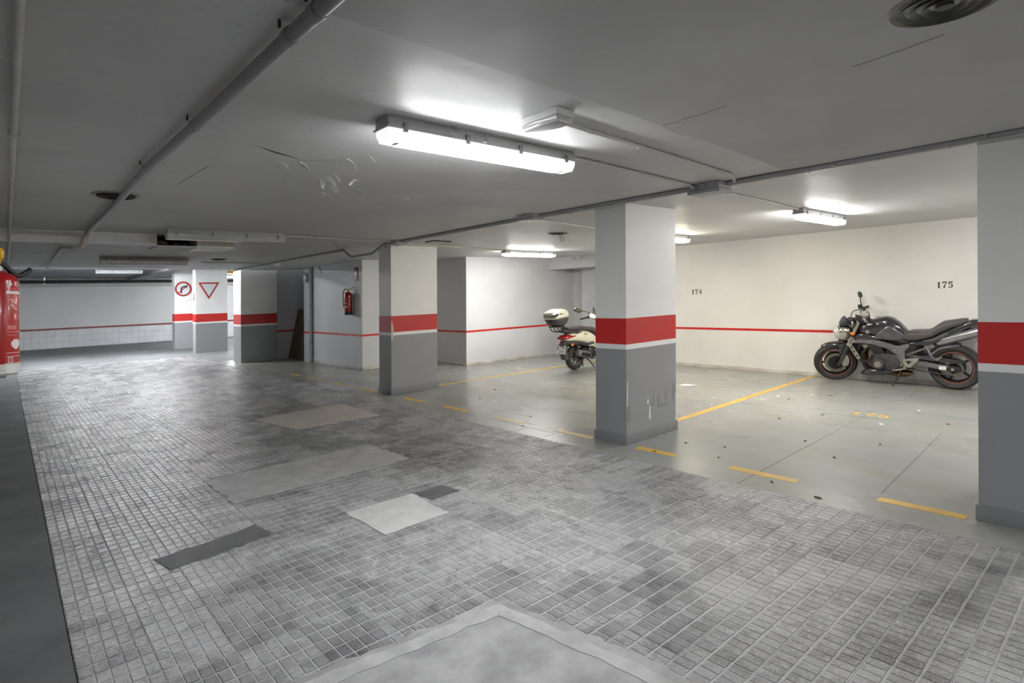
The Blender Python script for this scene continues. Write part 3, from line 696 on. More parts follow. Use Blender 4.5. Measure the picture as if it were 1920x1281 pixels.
# junction boxes
def jbox(x, y, label, sx=0.08, sy=0.13, sz=0.075, z=C, mt='box_grey'):
    p = thing('junction_box', label, 'junction box', (x, y, z), group='junction boxes on the ceiling')
    MB().box(-sx, sx, -sy, sy, -sz * 0.62, 0).build('base', mt, p, bevel=0.006)
    MB().box(-sx - .003, sx + .003, -sy - .003, sy + .003, -sz, -sz * 0.64).build('lid', mt, p, bevel=0.005)
    for q in (-1, 1):
        for r in (-1, 1): MB().lathe([(.007, 0), (.007, -.003), (.001, -.003)], 8, (q * (sx - .016), r * (sy - .016), -sz), 'z').build('lid_screw', 'clip', p)
    for k in range(3): MB().lathe([(0.016, 0), (0.018, -0.014), (0.012, -0.014)], 10, (-sx, -sy * .6 + k * sy * .6, -sz * .32), 'x').build('knockout', 'pvc_grey', p)
jbox(4.40, 2.50, 'big grey junction box where two conduits meet the cable line', 0.10, 0.14, 0.085)
jbox(4.33, 4.60, 'smaller grey junction box left of the middle column top', 0.085, 0.12, 0.06)
jbox(4.42, 7.60, 'junction box at the head of the chipped column', 0.10, 0.16, 0.06)
jbox(4.44, 12.80, 'far pale junction box under the slab beside the alcove', 0.08, 0.12, 0.06, mt='white_plastic')

# conduits
def conduit(pts, r, label, mt='pvc_grey', clips=(), sm=0):
    o = Vector(pts[0]); p = thing('conduit', label, 'conduit', o)
    MB().tube([Vector(q) - o for q in pts], r, 10, sm).build('pipe', mt, p)
    for q in clips:
        d = Vector(q) - o
        MB().box(d.x - r * 1.7 - .004, d.x + r * 1.7 + .004, d.y - .010, d.y + .010, d.z - r - .003, d.z + r + .004).build('clip', mt, p, bevel=0.003)
    return p
zc = C - 0.012
conduit([(2.05, 2.0, zc), (4.12, 2.165, zc), (4.20, 2.18, zc - .02), (4.22, 2.19, zc - .045)], 0.011, 'thin conduit from the emergency light to the cable line', 'pvc_light', [(2.35, 2.026, zc), (2.85, 2.064, zc), (3.4, 2.107, zc), (4.0, 2.155, zc)])
conduit([(2.67, 2.475, zc - .012), (2.8, 2.48, zc), (4.2, 2.575, zc), (4.30, 2.58, zc - .02)], 0.010, 'thin conduit from the big lit fitting to the large junction box', 'pvc_light', [(3.0, 2.494, zc), (3.5, 2.528, zc), (4.0, 2.561, zc)])
conduit([(2.70, 7.40, zc - .016), (2.85, 7.45, zc), (4.32, 7.62, zc)], 0.011, 'pale conduit from the unlit grey fitting to the chipped column', 'pvc_light', [(3.3, 7.50, zc), (3.9, 7.57, zc)])
conduit([(2.95, 12.64, zc), (4.36, 12.74, zc)], 0.011, 'pale conduit to the far pale junction box', 'pvc_light')
zz = C - 0.02
conduit([(4.46, YS + .05, zz), (4.46, 2.36, zz)], 0.018, 'grey main conduit above the nearest column', 'pvc_grey', [(4.46, 1.75, zz), (4.46, 1.3, zz), (4.46, 0.9, zz), (4.46, 0.4, zz)])
conduit([(4.41, YS + .05, zz + .004), (4.41, 2.36, zz + .004)], 0.014, 'second thinner conduit running along the main one', 'pvc_dark', [(4.41, 1.55, zz + .004), (4.41, 0.7, zz + .004)])
conduit([(4.43, 2.64, zz), (4.43, 4.48, zz)], 0.018, 'grey main conduit between the two junction boxes', 'pvc_grey', [(4.43, 3.1, zz), (4.43, 3.6, zz), (4.43, 4.1, zz)])
conduit([(4.38, 2.64, zz + .006), (4.36, 4.48, zz + .006)], 0.012, 'thin dark conduit beside the one between the junction boxes', 'pvc_dark')
conduit([(4.40, 4.72, zz), (4.45, 7.44, zz)], 0.018, 'grey main conduit from the middle column to the chipped column', 'pvc_grey', [(4.41, 5.3, zz), (4.42, 6.0, zz), (4.43, 6.8, zz)])
conduit([(4.36, 4.72, zz + .006), (4.40, 7.44, zz + .006)], 0.012, 'thin dark conduit along the one reaching the chipped column', 'pvc_dark')
conduit([(4.30, 7.70, zz), (4.30, 7.80, zz - .02), (4.30, 8.14, 2.224), (4.30, 8.80, 2.222), (4.30, 8.90, 2.235), (4.30, 9.15, zz), (4.30, 12.68, zz)], 0.018, 'dark conduit that dips below the slab beyond the chipped column', 'pvc_dark')
conduit([(4.32, 12.92, zz), (4.27, 15.4, zz)], 0.018, 'dark conduit from the far junction box towards the far columns', 'pvc_dark')
conduit([(4.51, 2.60, zc), (5.72, 2.64, zc), (6.70, 2.72, zc)], 0.010, 'pale conduit from the large junction box to the motorcycle bay light', 'pvc_light', [(5.72, 2.64, zc), (6.6, 2.71, zc)])
conduit([(4.42, 4.66, zc), (5.5, 4.95, zc), (7.0, 5.11, zc)], 0.010, 'pale conduit passing behind the middle column top', 'pvc_light', [(5.2, 4.87, zc)])
conduit([(4.53, 7.66, zc), (5.4, 7.95, zc), (6.24, 8.12, zc), (7.14, 8.32, zc)], 0.012, 'pale conduit from the chipped column to the light by the white block', 'pvc_light', [(5.6, 8.0, zc), (6.5, 8.18, zc)])
conduit([(8.56, 8.33, zc - .012), (8.7, 8.36, zc), (10.05, 8.42, zc)], 0.011, 'pale conduit from that light towards the recess', 'pvc_light')
conduit([(0.03, 0.3, C - .03), (0.036, 2.0, C - .03), (0.044, 4.5, C - .03), (0.05, 7.78, C - .03), (0.05, 7.92, 2.26), (0.05, 8.0, 2.21), (0.05, 12.3, 2.21)], 0.013, 'thin pale pipe along the ceiling at the left edge', 'pvc_light', [(0.043, 3.6, C - .03)])
pd = conduit([(0.70, 0.2, C - .045), (0.675, 1.60, C - .045), (0.665, 2.95, C - .045), (0.645, 4.0, C - .045), (0.668, 5.25, C - .045), (0.672, 5.5, C - .05), (0.682, 7.72, C - .045)], 0.0245, 'thick grey drain pipe running diagonally across the view of the ceiling', 'pvc_dark')
o0 = Vector((0.70, 0.2, C - .045))
for y, x in ((1.60, .675), (1.80, .672), (2.95, .665), (4.02, .645), (5.45, .671)):
    d = Vector((x, y, C - .045)) - o0
    MB().lathe([(.0275, -.02), (.0285, 0), (.0275, .02)], 14, d, 'y').build('coupling', 'pvc_dark', pd)
    MB().box(d.x - .036, d.x - .028, d.y - .004, d.y + .004, .02, .044).build('hanger', 'rubber', pd, smooth=0)
    MB().box(d.x + .028, d.x + .034, d.y - .008, d.y + .008, d.z, .044).build('hanger', 'rubber', pd, smooth=0)
dd = lambda x, y, z: Vector((x, y, z)) - o0
MB().tube([dd(.682, 7.70, C - .045), dd(.682, 7.84, C - .06), dd(.675, 7.88, 2.24), dd(.66, 7.90, 2.20), dd(.62, 7.93, 2.185), dd(.585, 7.95, 2.185)], 0.0255, 12, 4).build('bend', 'beige_panel', pd)
MB().tube([dd(.59, 7.95, 2.19), dd(.50, 7.97, 2.19), dd(.485, 8.05, 2.19), dd(.54, 12.4, 2.19)], 0.016, 10).build('branch', 'pvc_dark', pd)
# vertical pipe and electrical box on the pilaster
vp = thing('vertical_pipe', 'grey vertical pipe in the corner of the pilaster', 'pipe', (5.752, 14.075, 0))
MB().tube([(0, 0, 0.0), (0, 0, C - .01)], 0.035, 14).build('pipe', 'wall_dim', vp)
for z in (0.5, 1.4, 2.1): MB().lathe([(.037, z - .015), (.041, z), (.037, z + .015)], 14, (0, 0, 0), 'z').build('bracket', 'pvc_dark', vp)
eb = thing('alarm_box', 'small grey box high on the pilaster', 'box', (5.72, 14.29, 2.0))
MB().box(-.05, 0, -.11, .11, 0, .2).build('case', 'pvc_grey', eb, bevel=0.008)
MB().box(-.055, -.049, -.09, .09, .02, .18).build('cover', 'pvc_dark', eb, bevel=0.003)
cw = thing('hanging_cable', 'short black cable hanging from the slab over the extinguisher wall', 'cable', (5.74, 13.55, C))
MB().tube([(0, 0, 0), (-.01, -.03, -.06), (0, -.10, -.13), (.0, -.14, -.2)], 0.007, 6, 4).build('cable', 'rubber', cw)

# round ceiling vents
def vent(x, y, label, r=0.157, open_=False):
    p = thing('ceiling_vent', label, 'vent', (x, y, C), group='round ceiling vents')
    MB().lathe([(r, 0.0), (r, -.006), (r * .93, -.014), (r * .82, -.010), (r * .80, 0.0)], 36, (0, 0, 0), 'z', closed=True).build('rim', 'vent_ring', p)
    MB().lathe([(r * .82, 0.0), (r * .82, -.004), (.001, -.004)], 30, (0, 0, 0), 'z').build('throat', 'dark_void', p)
    if not open_:
        for k, q in enumerate((.70, .50, .30)):
            MB().lathe([(r * q, -.005), (r * (q + .07), -.022), (r * (q + .075), -.020), (r * (q - .06), -.004)], 30, (0, 0, 0), 'z', closed=True).build('cone_ring', 'vent_metal', p)
        MB().lathe([(r * .16, -.004), (r * .15, -.018), (.001, -.022)], 20, (0, 0, 0), 'z').build('hub', 'vent_metal', p)
    return p
vent(2.212, 0.452, 'large round vent with dark rings at the top right corner')
vent(0.652, 5.31, 'round vent crossed by the thick grey pipe')
v3 = vent(5.97, 5.75, 'round vent with loose wires hanging out left of the middle column', 0.15, True)
MB().tube([(0, 0, -.004), (.01, -.03, -.05), (-.01, -.05, -.09), (.015, -.07, -.14)], 0.004, 6, 4).build('loose_wire', 'rubber', v3)
MB().tube([(.03, 0, -.004), (.02, -.06, -.05), (.03, -.09, -.12)], 0.004, 6, 4).build('loose_wire', 'rubber', v3)
vent(3.06, 11.83, 'small dark vent far down the lane ceiling', 0.14)
th_ = thing('trapdoor', 'thin dark-edged hatch in the bay ceiling beside the chipped column', 'hatch', (5.05, 7.43, C))
MB().box(-.16, .16, -.11, .11, -.012, 0).build('panel', 'ceiling', th_, smooth=0)
for a in ((-.16, .16, -.115, -.108), (-.16, .16, .108, .115), (-.166, -.158, -.115, .115), (.158, .166, -.115, .115)): MB().box(*a, -.014, 0).build('edge', 'dark_void', th_, smooth=0)

# leaning board
bo = thing('wooden_board', 'dark brown board leaning inside the alcove', 'board', (5.80, 15.15, 0))
MB().add([(0, -.55, 0), (0, .58, 0), (.27, .58, 1.31), (.27, -.55, 1.31), (.022, -.55, 0), (.022, .58, 0), (.292, .58, 1.305), (.292, -.55, 1.305)],
         [(0, 1, 2, 3), (4, 7, 6, 5), (0, 4, 5, 1), (1, 5, 6, 2), (2, 6, 7, 3), (3, 7, 4, 0)]).build('panel', 'board_brown', bo, smooth=0)
MB().add([(-.006, .54, 0), (-.006, .58, 0), (.264, .58, 1.31), (.264, .54, 1.31), (0.0, .54, 0), (0.0, .58, 0), (.27, .58, 1.31), (.27, .54, 1.31)],
         [(0, 1, 2, 3), (4, 7, 6, 5), (0, 4, 5, 1), (1, 5, 6, 2), (2, 6, 7, 3), (3, 7, 4, 0)]).build('edge_strip', 'crumb', bo, smooth=0)

# ------------------------------------------------------------------ fire extinguishers
def cyl_patch(r, a0, a1, z0, z1, th=0.0012, n=8):
    # angle measured from -y towards +x
    mb = MB(); vs = []
    for rr in (r - th, r + th):
        for z in (z0, z1):
            for k in range(n + 1):
                a = a0 + (a1 - a0) * k / n; vs.append((rr * math.sin(a), -rr * math.cos(a), z))
    m = n + 1; fs = []
    for k in range(n):
        fs += [(2 * m + k, 2 * m + k + 1, 3 * m + k + 1, 3 * m + k), (k, m + k, m + k + 1, k + 1), (k, k + 1, 2 * m + k + 1, 2 * m + k), (m + k, 3 * m + k, 3 * m + k + 1, m + k + 1)]
    fs += [(0, 2 * m, 3 * m, m), (n, m + n, 3 * m + n, 2 * m + n)]
    return mb.add(vs, fs)
def extinguisher(loc, rotz, r, H, label, base_mt, bh, hose_side, full_print, handle=1):
    p = thing('fire_extinguisher', label, 'extinguisher', loc, (0, 0, rotz), 'fire extinguishers')
    MB().lathe([(r * .97, bh * .6), (r, bh), (r, H - r * .55), (r * .93, H - r * .3), (r * .72, H - r * .1), (r * .42, H), (r * .3, H + .008)], 32).build('cylinder', 'ext_red', p, shear=False, smooth=50)
    MB().lathe([(r * .9, 0), (r * 1.02, .006), (r * 1.03, bh * .85), (r * 1.0, bh), (r * .9, bh)], 32).build('base', base_mt, p, shear=False)
    MB().lathe([(r * .27, H), (r * .27, H + .028), (r * .2, H + .032), (r * .2, H + .06)], 16).build('neck', 'brass' if base_mt == 'rubber' else 'ext_white', p, shear=False)
    vz = H + .055
    v = MB().box(-.016, .016, -.022, .022, vz - .02, vz + .016).build('valve', 'brass', p, shear=False, bevel=0.004)
    MB().bar((0, .02, vz + .01), (.11 * handle, -.01, vz + .055), .02, .008).build('handle', 'rubber', p, shear=False, bevel=0.002)
    MB().bar((0, .0, vz), (.10 * handle, -.005, vz - .012), .018, .007).build('carry_handle', 'rubber', p, shear=False, bevel=0.002)
    MB().lathe([(.014, 0), (.016, -.01), (.001, -.012)], 14, (0, -.02, vz - .005), 'y').build('gauge', 'amber_yellow', p, shear=False)
    h = hose_side
    MB().tube([(h * .012, 0, vz), (h * r * .7, 0, vz + .012), (h * (r + .012), 0, vz - .03), (h * (r + .026), -.005, H - .09), (h * (r + .02), -.01, H - .24), (h * (r + .008), -.012, H - .33)], 0.010, 10, 5).build('hose', 'rubber', p, shear=False)
    a = lambda d: R(d)
    lst = full_print
    for (a0, a1, z0, z1, mt) in lst: cyl_patch(r, a(a0), a(a1), z0, z1).build('printed_label', mt, p, shear=False, smooth=30)
    MB().box(-.018, .018, r * .8, r + .02, H * .55, H * .62).build('wall_bracket', 'steel', p, shear=False, smooth=0)
    return p
pr = [(-40, 10, .34, .375, 'print_white')]
pr = [(5, 42, .395, .42, 'print_white')] + [(8, 40, .38 - .018 * k, .389 - .018 * k, 'print_pink') for k in range(12)] + [(-50, -8, .33, .36, 'print_pink'), (-42, -12, .24, .27, 'print_white'), (-48, -10, .16, .20, 'print_white'), (-40, -14, .29, .30, 'print_pink')]
ex = extinguisher((5.695, 11.89, 1.19), R(-30), 0.083, 0.50, 'small red fire extinguisher with black base hung on the grey wall block', 'rubber', 0.075, -1, pr)
# near extinguisher, cut by the left edge of the picture
H = 0.475
pr = [(-40, 6, .285, .385, 'ext_white'), (30, 38, .408, .437, 'print_white'), (33, 42, .415, .425, 'print_white'), (50, 56, .412, .432, 'print_white'), (60, 72, .412, .416, 'print_white'), (60, 63, .412, .432, 'print_white')]
pr += [(26 + 8 * k, 30 + 8 * k, .393, .402, 'print_pink') for k in range(7)] + [(24, 84, .374, .387, 'print_white'), (26, 28, .20, .362, 'print_pink'), (26, 84, .359, .362, 'print_pink')]
pr += [(34 + 7 * (k % 3), 46 + 7 * (k % 3), .345 - .0085 * k, .349 - .0085 * k, 'print_white') for k in range(6)]
pr += [(46, 58, .255, .285, 'print_pink'), (50, 56, .262, .279, 'print_white'), (60, 80, .27, .274, 'print_pink'), (60, 80, .258, .262, 'print_pink'), (26, 56, .21, .228, 'print_pink'), (26, 84, .1975, .199, 'print_white')]
pr += [(26 + 6 * k, 30 + 6 * k, .180, .186, 'print_pink') for k in range(5)]
pr += [(50 - a_, 62 + a_, .118 + .0075 * k, .1256 + .0075 * k, 'print_white') for k, a_ in enumerate((2, 8, 12, 13, 11, 5))]
pr += [(24, 84, .100, .102, 'print_white'), (22, 84, .084, .086, 'print_white'), (28, 30, .055, .08, 'print_white'), (42, 44, .055, .08, 'print_white'), (28, 44, .078, .081, 'print_white'), (28, 44, .055, .058, 'print_white'), (33, 39, .062, .074, 'print_pink'), (20, 84, .0525, .0545, 'print_white')]
ne = extinguisher((-0.022, 3.60, 1.212), 0.0, 0.08, H, 'red fire extinguisher with pale base cut by the left edge of the picture', 'ext_white', 0.05, -1, pr, -0.6)
MB().tube([(0, -.01, H + .05), (.03, .0, H + .03), (.07, .02, H - .012), (.105, .04, H + .005), (.122, .06, H + .022)], 0.011, 10, 6).build('discharge_hose', 'rubber', ne, shear=False)
MB().ell((.012, -.03, H + .085), (.016, .016, .03), 10, 8).build('safety_pin', 'amber_yellow', ne, shear=False)
MB().box(-.09, .032, -.092, -.05, -.012, .022).build('foot_bracket', 'steel', ne, shear=False, bevel=0.004)
# red sign over the far extinguisher
fs_ = thing('extinguisher_sign', 'small red extinguisher sign fixed above the black-based extinguisher', 'sign', (5.785, 11.69, 1.93))
MB().box(-.004, .004, -.10, .10, 0, .30).build('plate', 'fire_sign', fs_, bevel=0.002)
MB().prism([(-.02, .11), (.03, .11), (.03, .23), (.01, .26), (-.01, .26), (-.02, .23)], -.0055, -.0035, 'yzx').build('pictogram', 'print_white', fs_, smooth=0)
MB().box(-.0055, -.0035, -.085, .085, .082, .088).build('rule', 'print_pink', fs_, smooth=0)
MB().box(-.0055, -.0035, -.07, .07, .035, .05).build('lettering', 'print_pink', fs_, smooth=0)

# ------------------------------------------------------------------ motorcycle (x forward, y left, z up)
def wheel(parent, c, r, wd, rim_r, spokes, xf=None, stripe=True, disc=0.0, rim_mt='rim_black', name='wheel', disc_sides=(1, -1), spoke_w=0.022):
    W = bpy.data.objects.new(name, None); COL.objects.link(W); W.parent = parent
    def B(mb, nm, mt, **k):
        if xf is not None: mb.xf(xf)
        return mb.build(nm, mt, W, shear=False, **k)
    h = wd / 2; t = r - rim_r
    prof = [(rim_r, -h * .62), (rim_r + t * .25, -h * .92), (rim_r + t * .6, -h), (rim_r + t * .85, -h * .78), (rim_r + t * .97, -h * .4), (r, 0), (rim_r + t * .97, h * .4), (rim_r + t * .85, h * .78), (rim_r + t * .6, h), (rim_r + t * .25, h * .92), (rim_r, h * .62)]
    B(MB().lathe(prof, 44, c, 'y', closed=True), 'tyre', 'tyre')
    q = h * .66
    B(MB().lathe([(rim_r + .004, -q), (rim_r + .004, q), (rim_r - .018, q), (rim_r - .03, q * .5), (rim_r - .03, -q * .5), (rim_r - .018, -q)], 44, c, 'y', closed=True), 'rim', rim_mt)
    if stripe:
        for s_ in (-1, 1): B(MB().lathe([(rim_r + .005, s_ * q), (rim_r + .005, s_ * (q + .003)), (rim_r - .012, s_ * (q + .003)), (rim_r - .012, s_ * q)], 44, c, 'y', closed=True), 'rim_stripe', 'rim_stripe')
    B(MB().lathe([(.001, -h * .55), (.045, -h * .55), (.05, -h * .3), (.035, 0), (.05, h * .3), (.045, h * .55), (.001, h * .55)], 20, c, 'y'), 'hub', rim_mt)
    for k in range(spokes):
        a = 2 * PI * k / spokes + .3
        d = Vector((math.sin(a), 0, math.cos(a))); cc = Vector(c)
        B(MB().bar(cc + d * .035, cc + d * (rim_r - .015), h * .5, spoke_w * 1.6, up=Vector((0, 1, 0)).cross(d), taper=.7), 'spoke', rim_mt, bevel=0.003)
    if disc:
        for s_ in disc_sides:
            y = s_ * (h * .55 + .014); cy = (c[0], c[1] + y, c[2])
            B(MB().lathe([(disc, -.0025), (disc, .0025), (disc * .72, .0025), (disc * .72, -.0025)], 40, cy, 'y', closed=True), 'brake_disc', 'disc')
            B(MB().lathe([(disc * .74, -.002), (disc * .74, .002), (.04, .002), (.04, -.002)], 24, cy, 'y', closed=True), 'disc_carrier', 'rim_black')
            for k in range(16):
                a = 2 * PI * k / 16; rr = disc * (.82 + .08 * (k % 2))
                B(MB().lathe([(.005, .0028 * s_), (.005, .0034 * s_), (.0005, .0034 * s_)], 8, (cy[0] + rr * math.sin(a), cy[1], cy[2] + rr * math.cos(a)), 'y'), 'disc_hole', 'dark_void')
    return W

def motorcycle():
    p = thing('motorcycle', 'black naked motorcycle on its side stand under the number 175', 'motorcycle', (9.865, 2.68, 0.006), (R(-8.5), 0, R(90)))
    P = lambda mb, nm, mt, par=None, **k: mb.build(nm, mt, par or p, shear=False, **k)
    # steering rotation about the raked head axis
    ax = Vector((-.42, 0, .907)).normalized(); o = Vector((.40, 0, .85))
    ST = Matrix.Translation(o) @ Matrix.Rotation(R(27), 4, ax) @ Matrix.Translation(-o)
    Q = lambda mb, nm, mt, par=None, **k: P(mb.xf(ST), nm, mt, par, **k)
    RW = (-.775, 0, .31); FW = (.745, 0, .305)
    wheel(p, RW, .312, .18, .218, 5, None, True, .11, disc_sides=(-1,), name='rear_wheel')
    wheel(p, FW, .305, .12, .218, 5, ST, True, .155, name='front_wheel')
    # fork
    d = Vector((.42, 0, -.907)).normalized()
    for s_ in (1, -1):
        y = s_ * .105
        top = Vector((.385, y, .985)); low = Vector((.712, y, .285))
        dd_ = (low - top)
        Q(MB().tube([top, top + dd_ * .62], .0225, 14), 'fork_tube', 'alloy')
        f = Q(MB().tube([top + dd_ * .55, top + dd_ * .6, low], [.030, .031, .027], 14), 'fork_leg', 'bike_black')
        Q(MB().box(.685, .745, y - .02, y + .02, .26, .32), 'axle_clamp', 'engine_dark', bevel=0.008)
        # caliper
        Q(MB().prism([(.60, .28), (.65, .24), (.68, .33), (.655, .42), (.60, .40)], s_ * .062, s_ * .10, 'xzy'), 'brake_caliper', 'alloy', bevel=0.008)
        Q(MB().tube([(.655, s_ * .1, .38), (.60, s_ * .12, .5), (.56, s_ * .10, .64), (.50, s_ * .06, .74)], .006, 8, 5), 'brake_hose', 'rubber')
    for t_ in (.02, .34):
        c_ = Vector((.385, 0, .985)) + Vector((.327, 0, -.70)) * t_
        Q(MB().bar(c_ + Vector((-.02, -.15, 0)), c_ + Vector((-.02, .15, 0)), .085, .03, up=(-.42, 0, .907)), 'fork_yoke', 'engine_dark', bevel=0.008)
    Q(MB().tube([(.345, 0, .96), (.47, 0, .70)], .034, 14), 'steering_stem', 'engine_dark')
    # front mudguard
    rings = []
    for k in range(13):
        a = R(-46 + 80 * k / 12); t_ = k / 12; rr = .335; hw = .078 * (1.0 - 0.6 * max(0, (t_ - .45) / .55) ** 2) * (.8 + .2 * min(1, t_ * 4)); cx, cz = FW[0] + rr * math.sin(a), FW[2] + rr * math.cos(a)
        ring = []
        for q in range(9):
            b = PI * (q / 8 - .5); ring.append((cx - .05 * math.sin(a) * (1 - math.cos(b)), hw * math.sin(b), cz - .05 * math.cos(a) * (1 - math.cos(b))))
        for q in range(8, -1, -1):
            b = PI * (q / 8 - .5); ring.append((cx - (.006 + .05 * (1 - math.cos(b))) * math.sin(a), hw * .94 * math.sin(b), cz - (.006 + .05 * (1 - math.cos(b))) * math.cos(a)))
        rings.append(ring)
    Q(MB().rings(rings), 'front_mudguard', 'bike_black')
    for s_ in (1, -1): Q(MB().prism([(.58, .60), (.68, .63), (.69, .48), (.66, .42), (.60, .46)], s_ * .073, s_ * .08, 'xzy'), 'mudguard_bracket', 'bike_black', bevel=0.002)
    # headlamp
    hl = Q(MB().loft([(.49, .74, .86, .05, 0), (.54, .68, .90, .10, 0), (.60, .64, .912, .125, 0), (.65, .65, .908, .128, 0), (.69, .69, .895, .118, 0), (.715, .74, .86, .09, 0)], 26, 2.3), 'headlamp', 'chrome')
    Q(MB().loft([(.675, .675, .902, .124, 0), (.712, .71, .885, .108, 0), (.738, .77, .85, .064, 0)], 26, 2.3), 'lens', 'lamp_glass', hl)
    Q(MB().ell((.70, .0, .80), (.03, .05, .055), 14, 8), 'reflector', 'chrome', hl)
    # fly screen and instruments
    Q(MB().loft([(.49, .90, .945, .06, 0), (.53, .895, .985, .085, 0), (.565, .895, 1.035, .092, 0), (.60, .90, 1.015, .088, 0), (.635, .905, .95, .075, 0), (.65, .91, .93, .06, 0)], 20, 3.0), 'fly_screen', 'black_plastic')
    Q(MB().loft([(.43, .955, .985, .05, 0), (.46, .955, 1.0, .06, 0), (.51, .955, 1.01, .06, 0), (.54, .955, .99, .05, 0)], 18, 3), 'instrument_cluster', 'black_plastic')
    # indicators
    for s_ in (1, -1):
        st_ = Q(MB().tube([(.50, s_ * .07, .80), (.50, s_ * .155, .81)], .011, 8), 'indicator_stalk', 'rubber')
        Q(MB().ell((.50, s_ * .175, .812), (.034, .026, .028), 14, 8), 'indicator_lens', 'indicator', st_)
    # handlebar
    hb = [(.21, .375, 1.025), (.275, .25, 1.045), (.335, .12, 1.055), (.35, .05, 1.045), (.35, -.05, 1.045), (.335, -.12, 1.055), (.275, -.25, 1.045), (.21, -.375, 1.025)]
    Q(MB().tube(hb, .0115, 12, 5), 'handlebar', 'alloy')
    for s_ in (1, -1):
        Q(MB().tube([(.205, s_ * .39, 1.023), (.245, s_ * .31, 1.037), (.268, s_ * .265, 1.044)], .0185, 14), 'grip', 'rubber')
        Q(MB().lathe([(.019, 0), (.02, s_ * .012), (.001, s_ * .016)], 12, (.205, s_ * .388, 1.023), 'y'), 'bar_end', 'alloy')
        Q(MB().box(.265, .315, s_ * .235 - .03, s_ * .235 + .03, 1.02, 1.075), 'switchgear', 'black_plastic', bevel=0.008)
        Q(MB().tube([(.31, s_ * .215, 1.04), (.335, s_ * .27, 1.035), (.30, s_ * .36, 1.02), (.285, s_ * .405, 1.015)], [.009, .005], 8, 4), 'lever', 'alloy')
        my, mz = (.33, 1.165) if s_ > 0 else (-.27, 1.27)
        st_ = Q(MB().tube([(.30, s_ * .20, 1.06), (.315, s_ * .215, 1.10 if s_ > 0 else 1.16), (.32, my - s_ * .05, mz - .02)], .007, 8, 4), 'mirror_stalk', 'rubber')
        Q(MB().ell((.315, my, mz), (.028, .088, .046), 16, 10), 'mirror', 'chrome' if s_ > 0 else 'black_plastic', st_)
        Q(MB().ell((.293, my, mz), (.012, .079, .039), 16, 8), 'mirror_glass', 'mirror_glass', st_)
    Q(MB().box(.30, .36, -.225, -.165, 1.075, 1.13), 'brake_reservoir', 'black_plastic', bevel=0.008)
    for s_, e_ in ((1, (.36, .08, .80)), (-1, (.36, -.08, .80)), (1, (.42, .03, .9))):
        Q(MB().tube([(.31, s_ * .2, 1.045), (.42, s_ * .15, 1.06), (.47, s_ * .09, .98), e_], .006, 8, 5), 'control_cable', 'rubber')
    # tank, seat, tail
    tk = P(MB().loft([(.39, .745, .80, .05), (.36, .72, .875, .09), (.30, .71, .935, .125), (.22, .705, .965, .148), (.11, .70, 1.005, .158), (.01, .685, 1.02, .152), (-.07, .675, .995, .138), (-.15, .675, .93, .11), (-.21, .70, .855, .09), (-.25, .765, .80, .06)], 28, 2.7), 'fuel_tank', 'bike_black')
    P(MB().lathe([(.05, 0), (.05, .008), (.03, .014), (.001, .014)], 20, (.11, 0, 1.003), 'z'), 'filler_cap', 'alloy', tk)
    for s_ in (1, -1):
        P(MB().loft([(.16, .70, .73, .012, s_ * .150), (.08, .695, .80, .016, s_ * .152), (-.03, .685, .90, .016, s_ * .145), (-.10, .675, .87, .016, s_ * .128), (-.17, .68, .80, .014, s_ * .102), (-.21, .71, .76, .008, s_ * .088)], 16, 2.5), 'tank_panel', 'bike_grey', tk)
        P(MB().loft([(.43, .66, .70, .012, s_ * .105), (.37, .67, .77, .02, s_ * .125), (.28, .68, .77, .022, s_ * .148), (.16, .69, .745, .016, s_ * .155), (.08, .69, .71, .006, s_ * .155)], 14, 2.5), 'air_scoop', 'bike_black', tk)
        P(MB().lathe([(.028, 0), (.028, s_ * .004), (.001, s_ * .004)], 20, (.235, s_ * .1485, .80), 'y'), 'emblem', 'alloy', tk)
    P(MB().loft([(-.16, .70, .745, .08), (-.22, .665, .79, .105), (-.29, .655, .82, .125), (-.38, .675, .82, .148), (-.47, .70, .825, .155), (-.54, .725, .85, .148), (-.60, .755, .905, .132), (-.67, .80, .952, .122), (-.78, .865, .972, .112), (-.88, .905, .99, .095), (-.93, .94, .99, .06)], 26, 3.0), 'seat', 'seat_vinyl')
    tl = P(MB().loft([(-.29, .60, .655, .11), (-.38, .60, .685, .13), (-.50, .605, .715, .135), (-.60, .635, .765, .13), (-.70, .69, .83, .125), (-.80, .765, .885, .115), (-.90, .83, .935, .105), (-.98, .875, .985, .095), (-1.08, .905, .985, .08), (-1.16, .925, .965, .05)], 24, 3.2), 'tail_cowl', 'bike_black')
    P(MB().loft([(-1.09, .915, .975, .084), (-1.15, .925, .968, .062), (-1.18, .935, .955, .03)], 18, 2.4), 'tail_light', 'tail_red', tl)
    for s_ in (1, -1): P(MB().loft([(-.45, .665, .69, .006, s_ * .134), (-.56, .675, .725, .008, s_ * .136), (-.66, .725, .785, .008, s_ * .13), (-.74, .79, .815, .005, s_ * .122)], 12, 2.2), 'side_panel', 'dark_plastic', tl)
    # twin under-seat silencers
    for s_ in (1, -1):
        m_ = P(MB().tube([(-.60, s_ * .07, .655), (-.68, s_ * .072, .69), (-1.10, s_ * .08, .835)], [.05, .062, .066], 22), 'silencer', 'muffler')
        P(MB().tube([(-1.09, s_ * .08, .832), (-1.15, s_ * .082, .853)], [.066, .04], 20), 'silencer_cap', 'engine_dark', m_)
    P(MB().prism([(-1.0, .80), (-1.10, .80), (-1.22, .64), (-1.24, .60), (-1.20, .60), (-1.12, .70)], -.07, .07, 'xzy'), 'plate_holder', 'black_plastic', bevel=0.005)
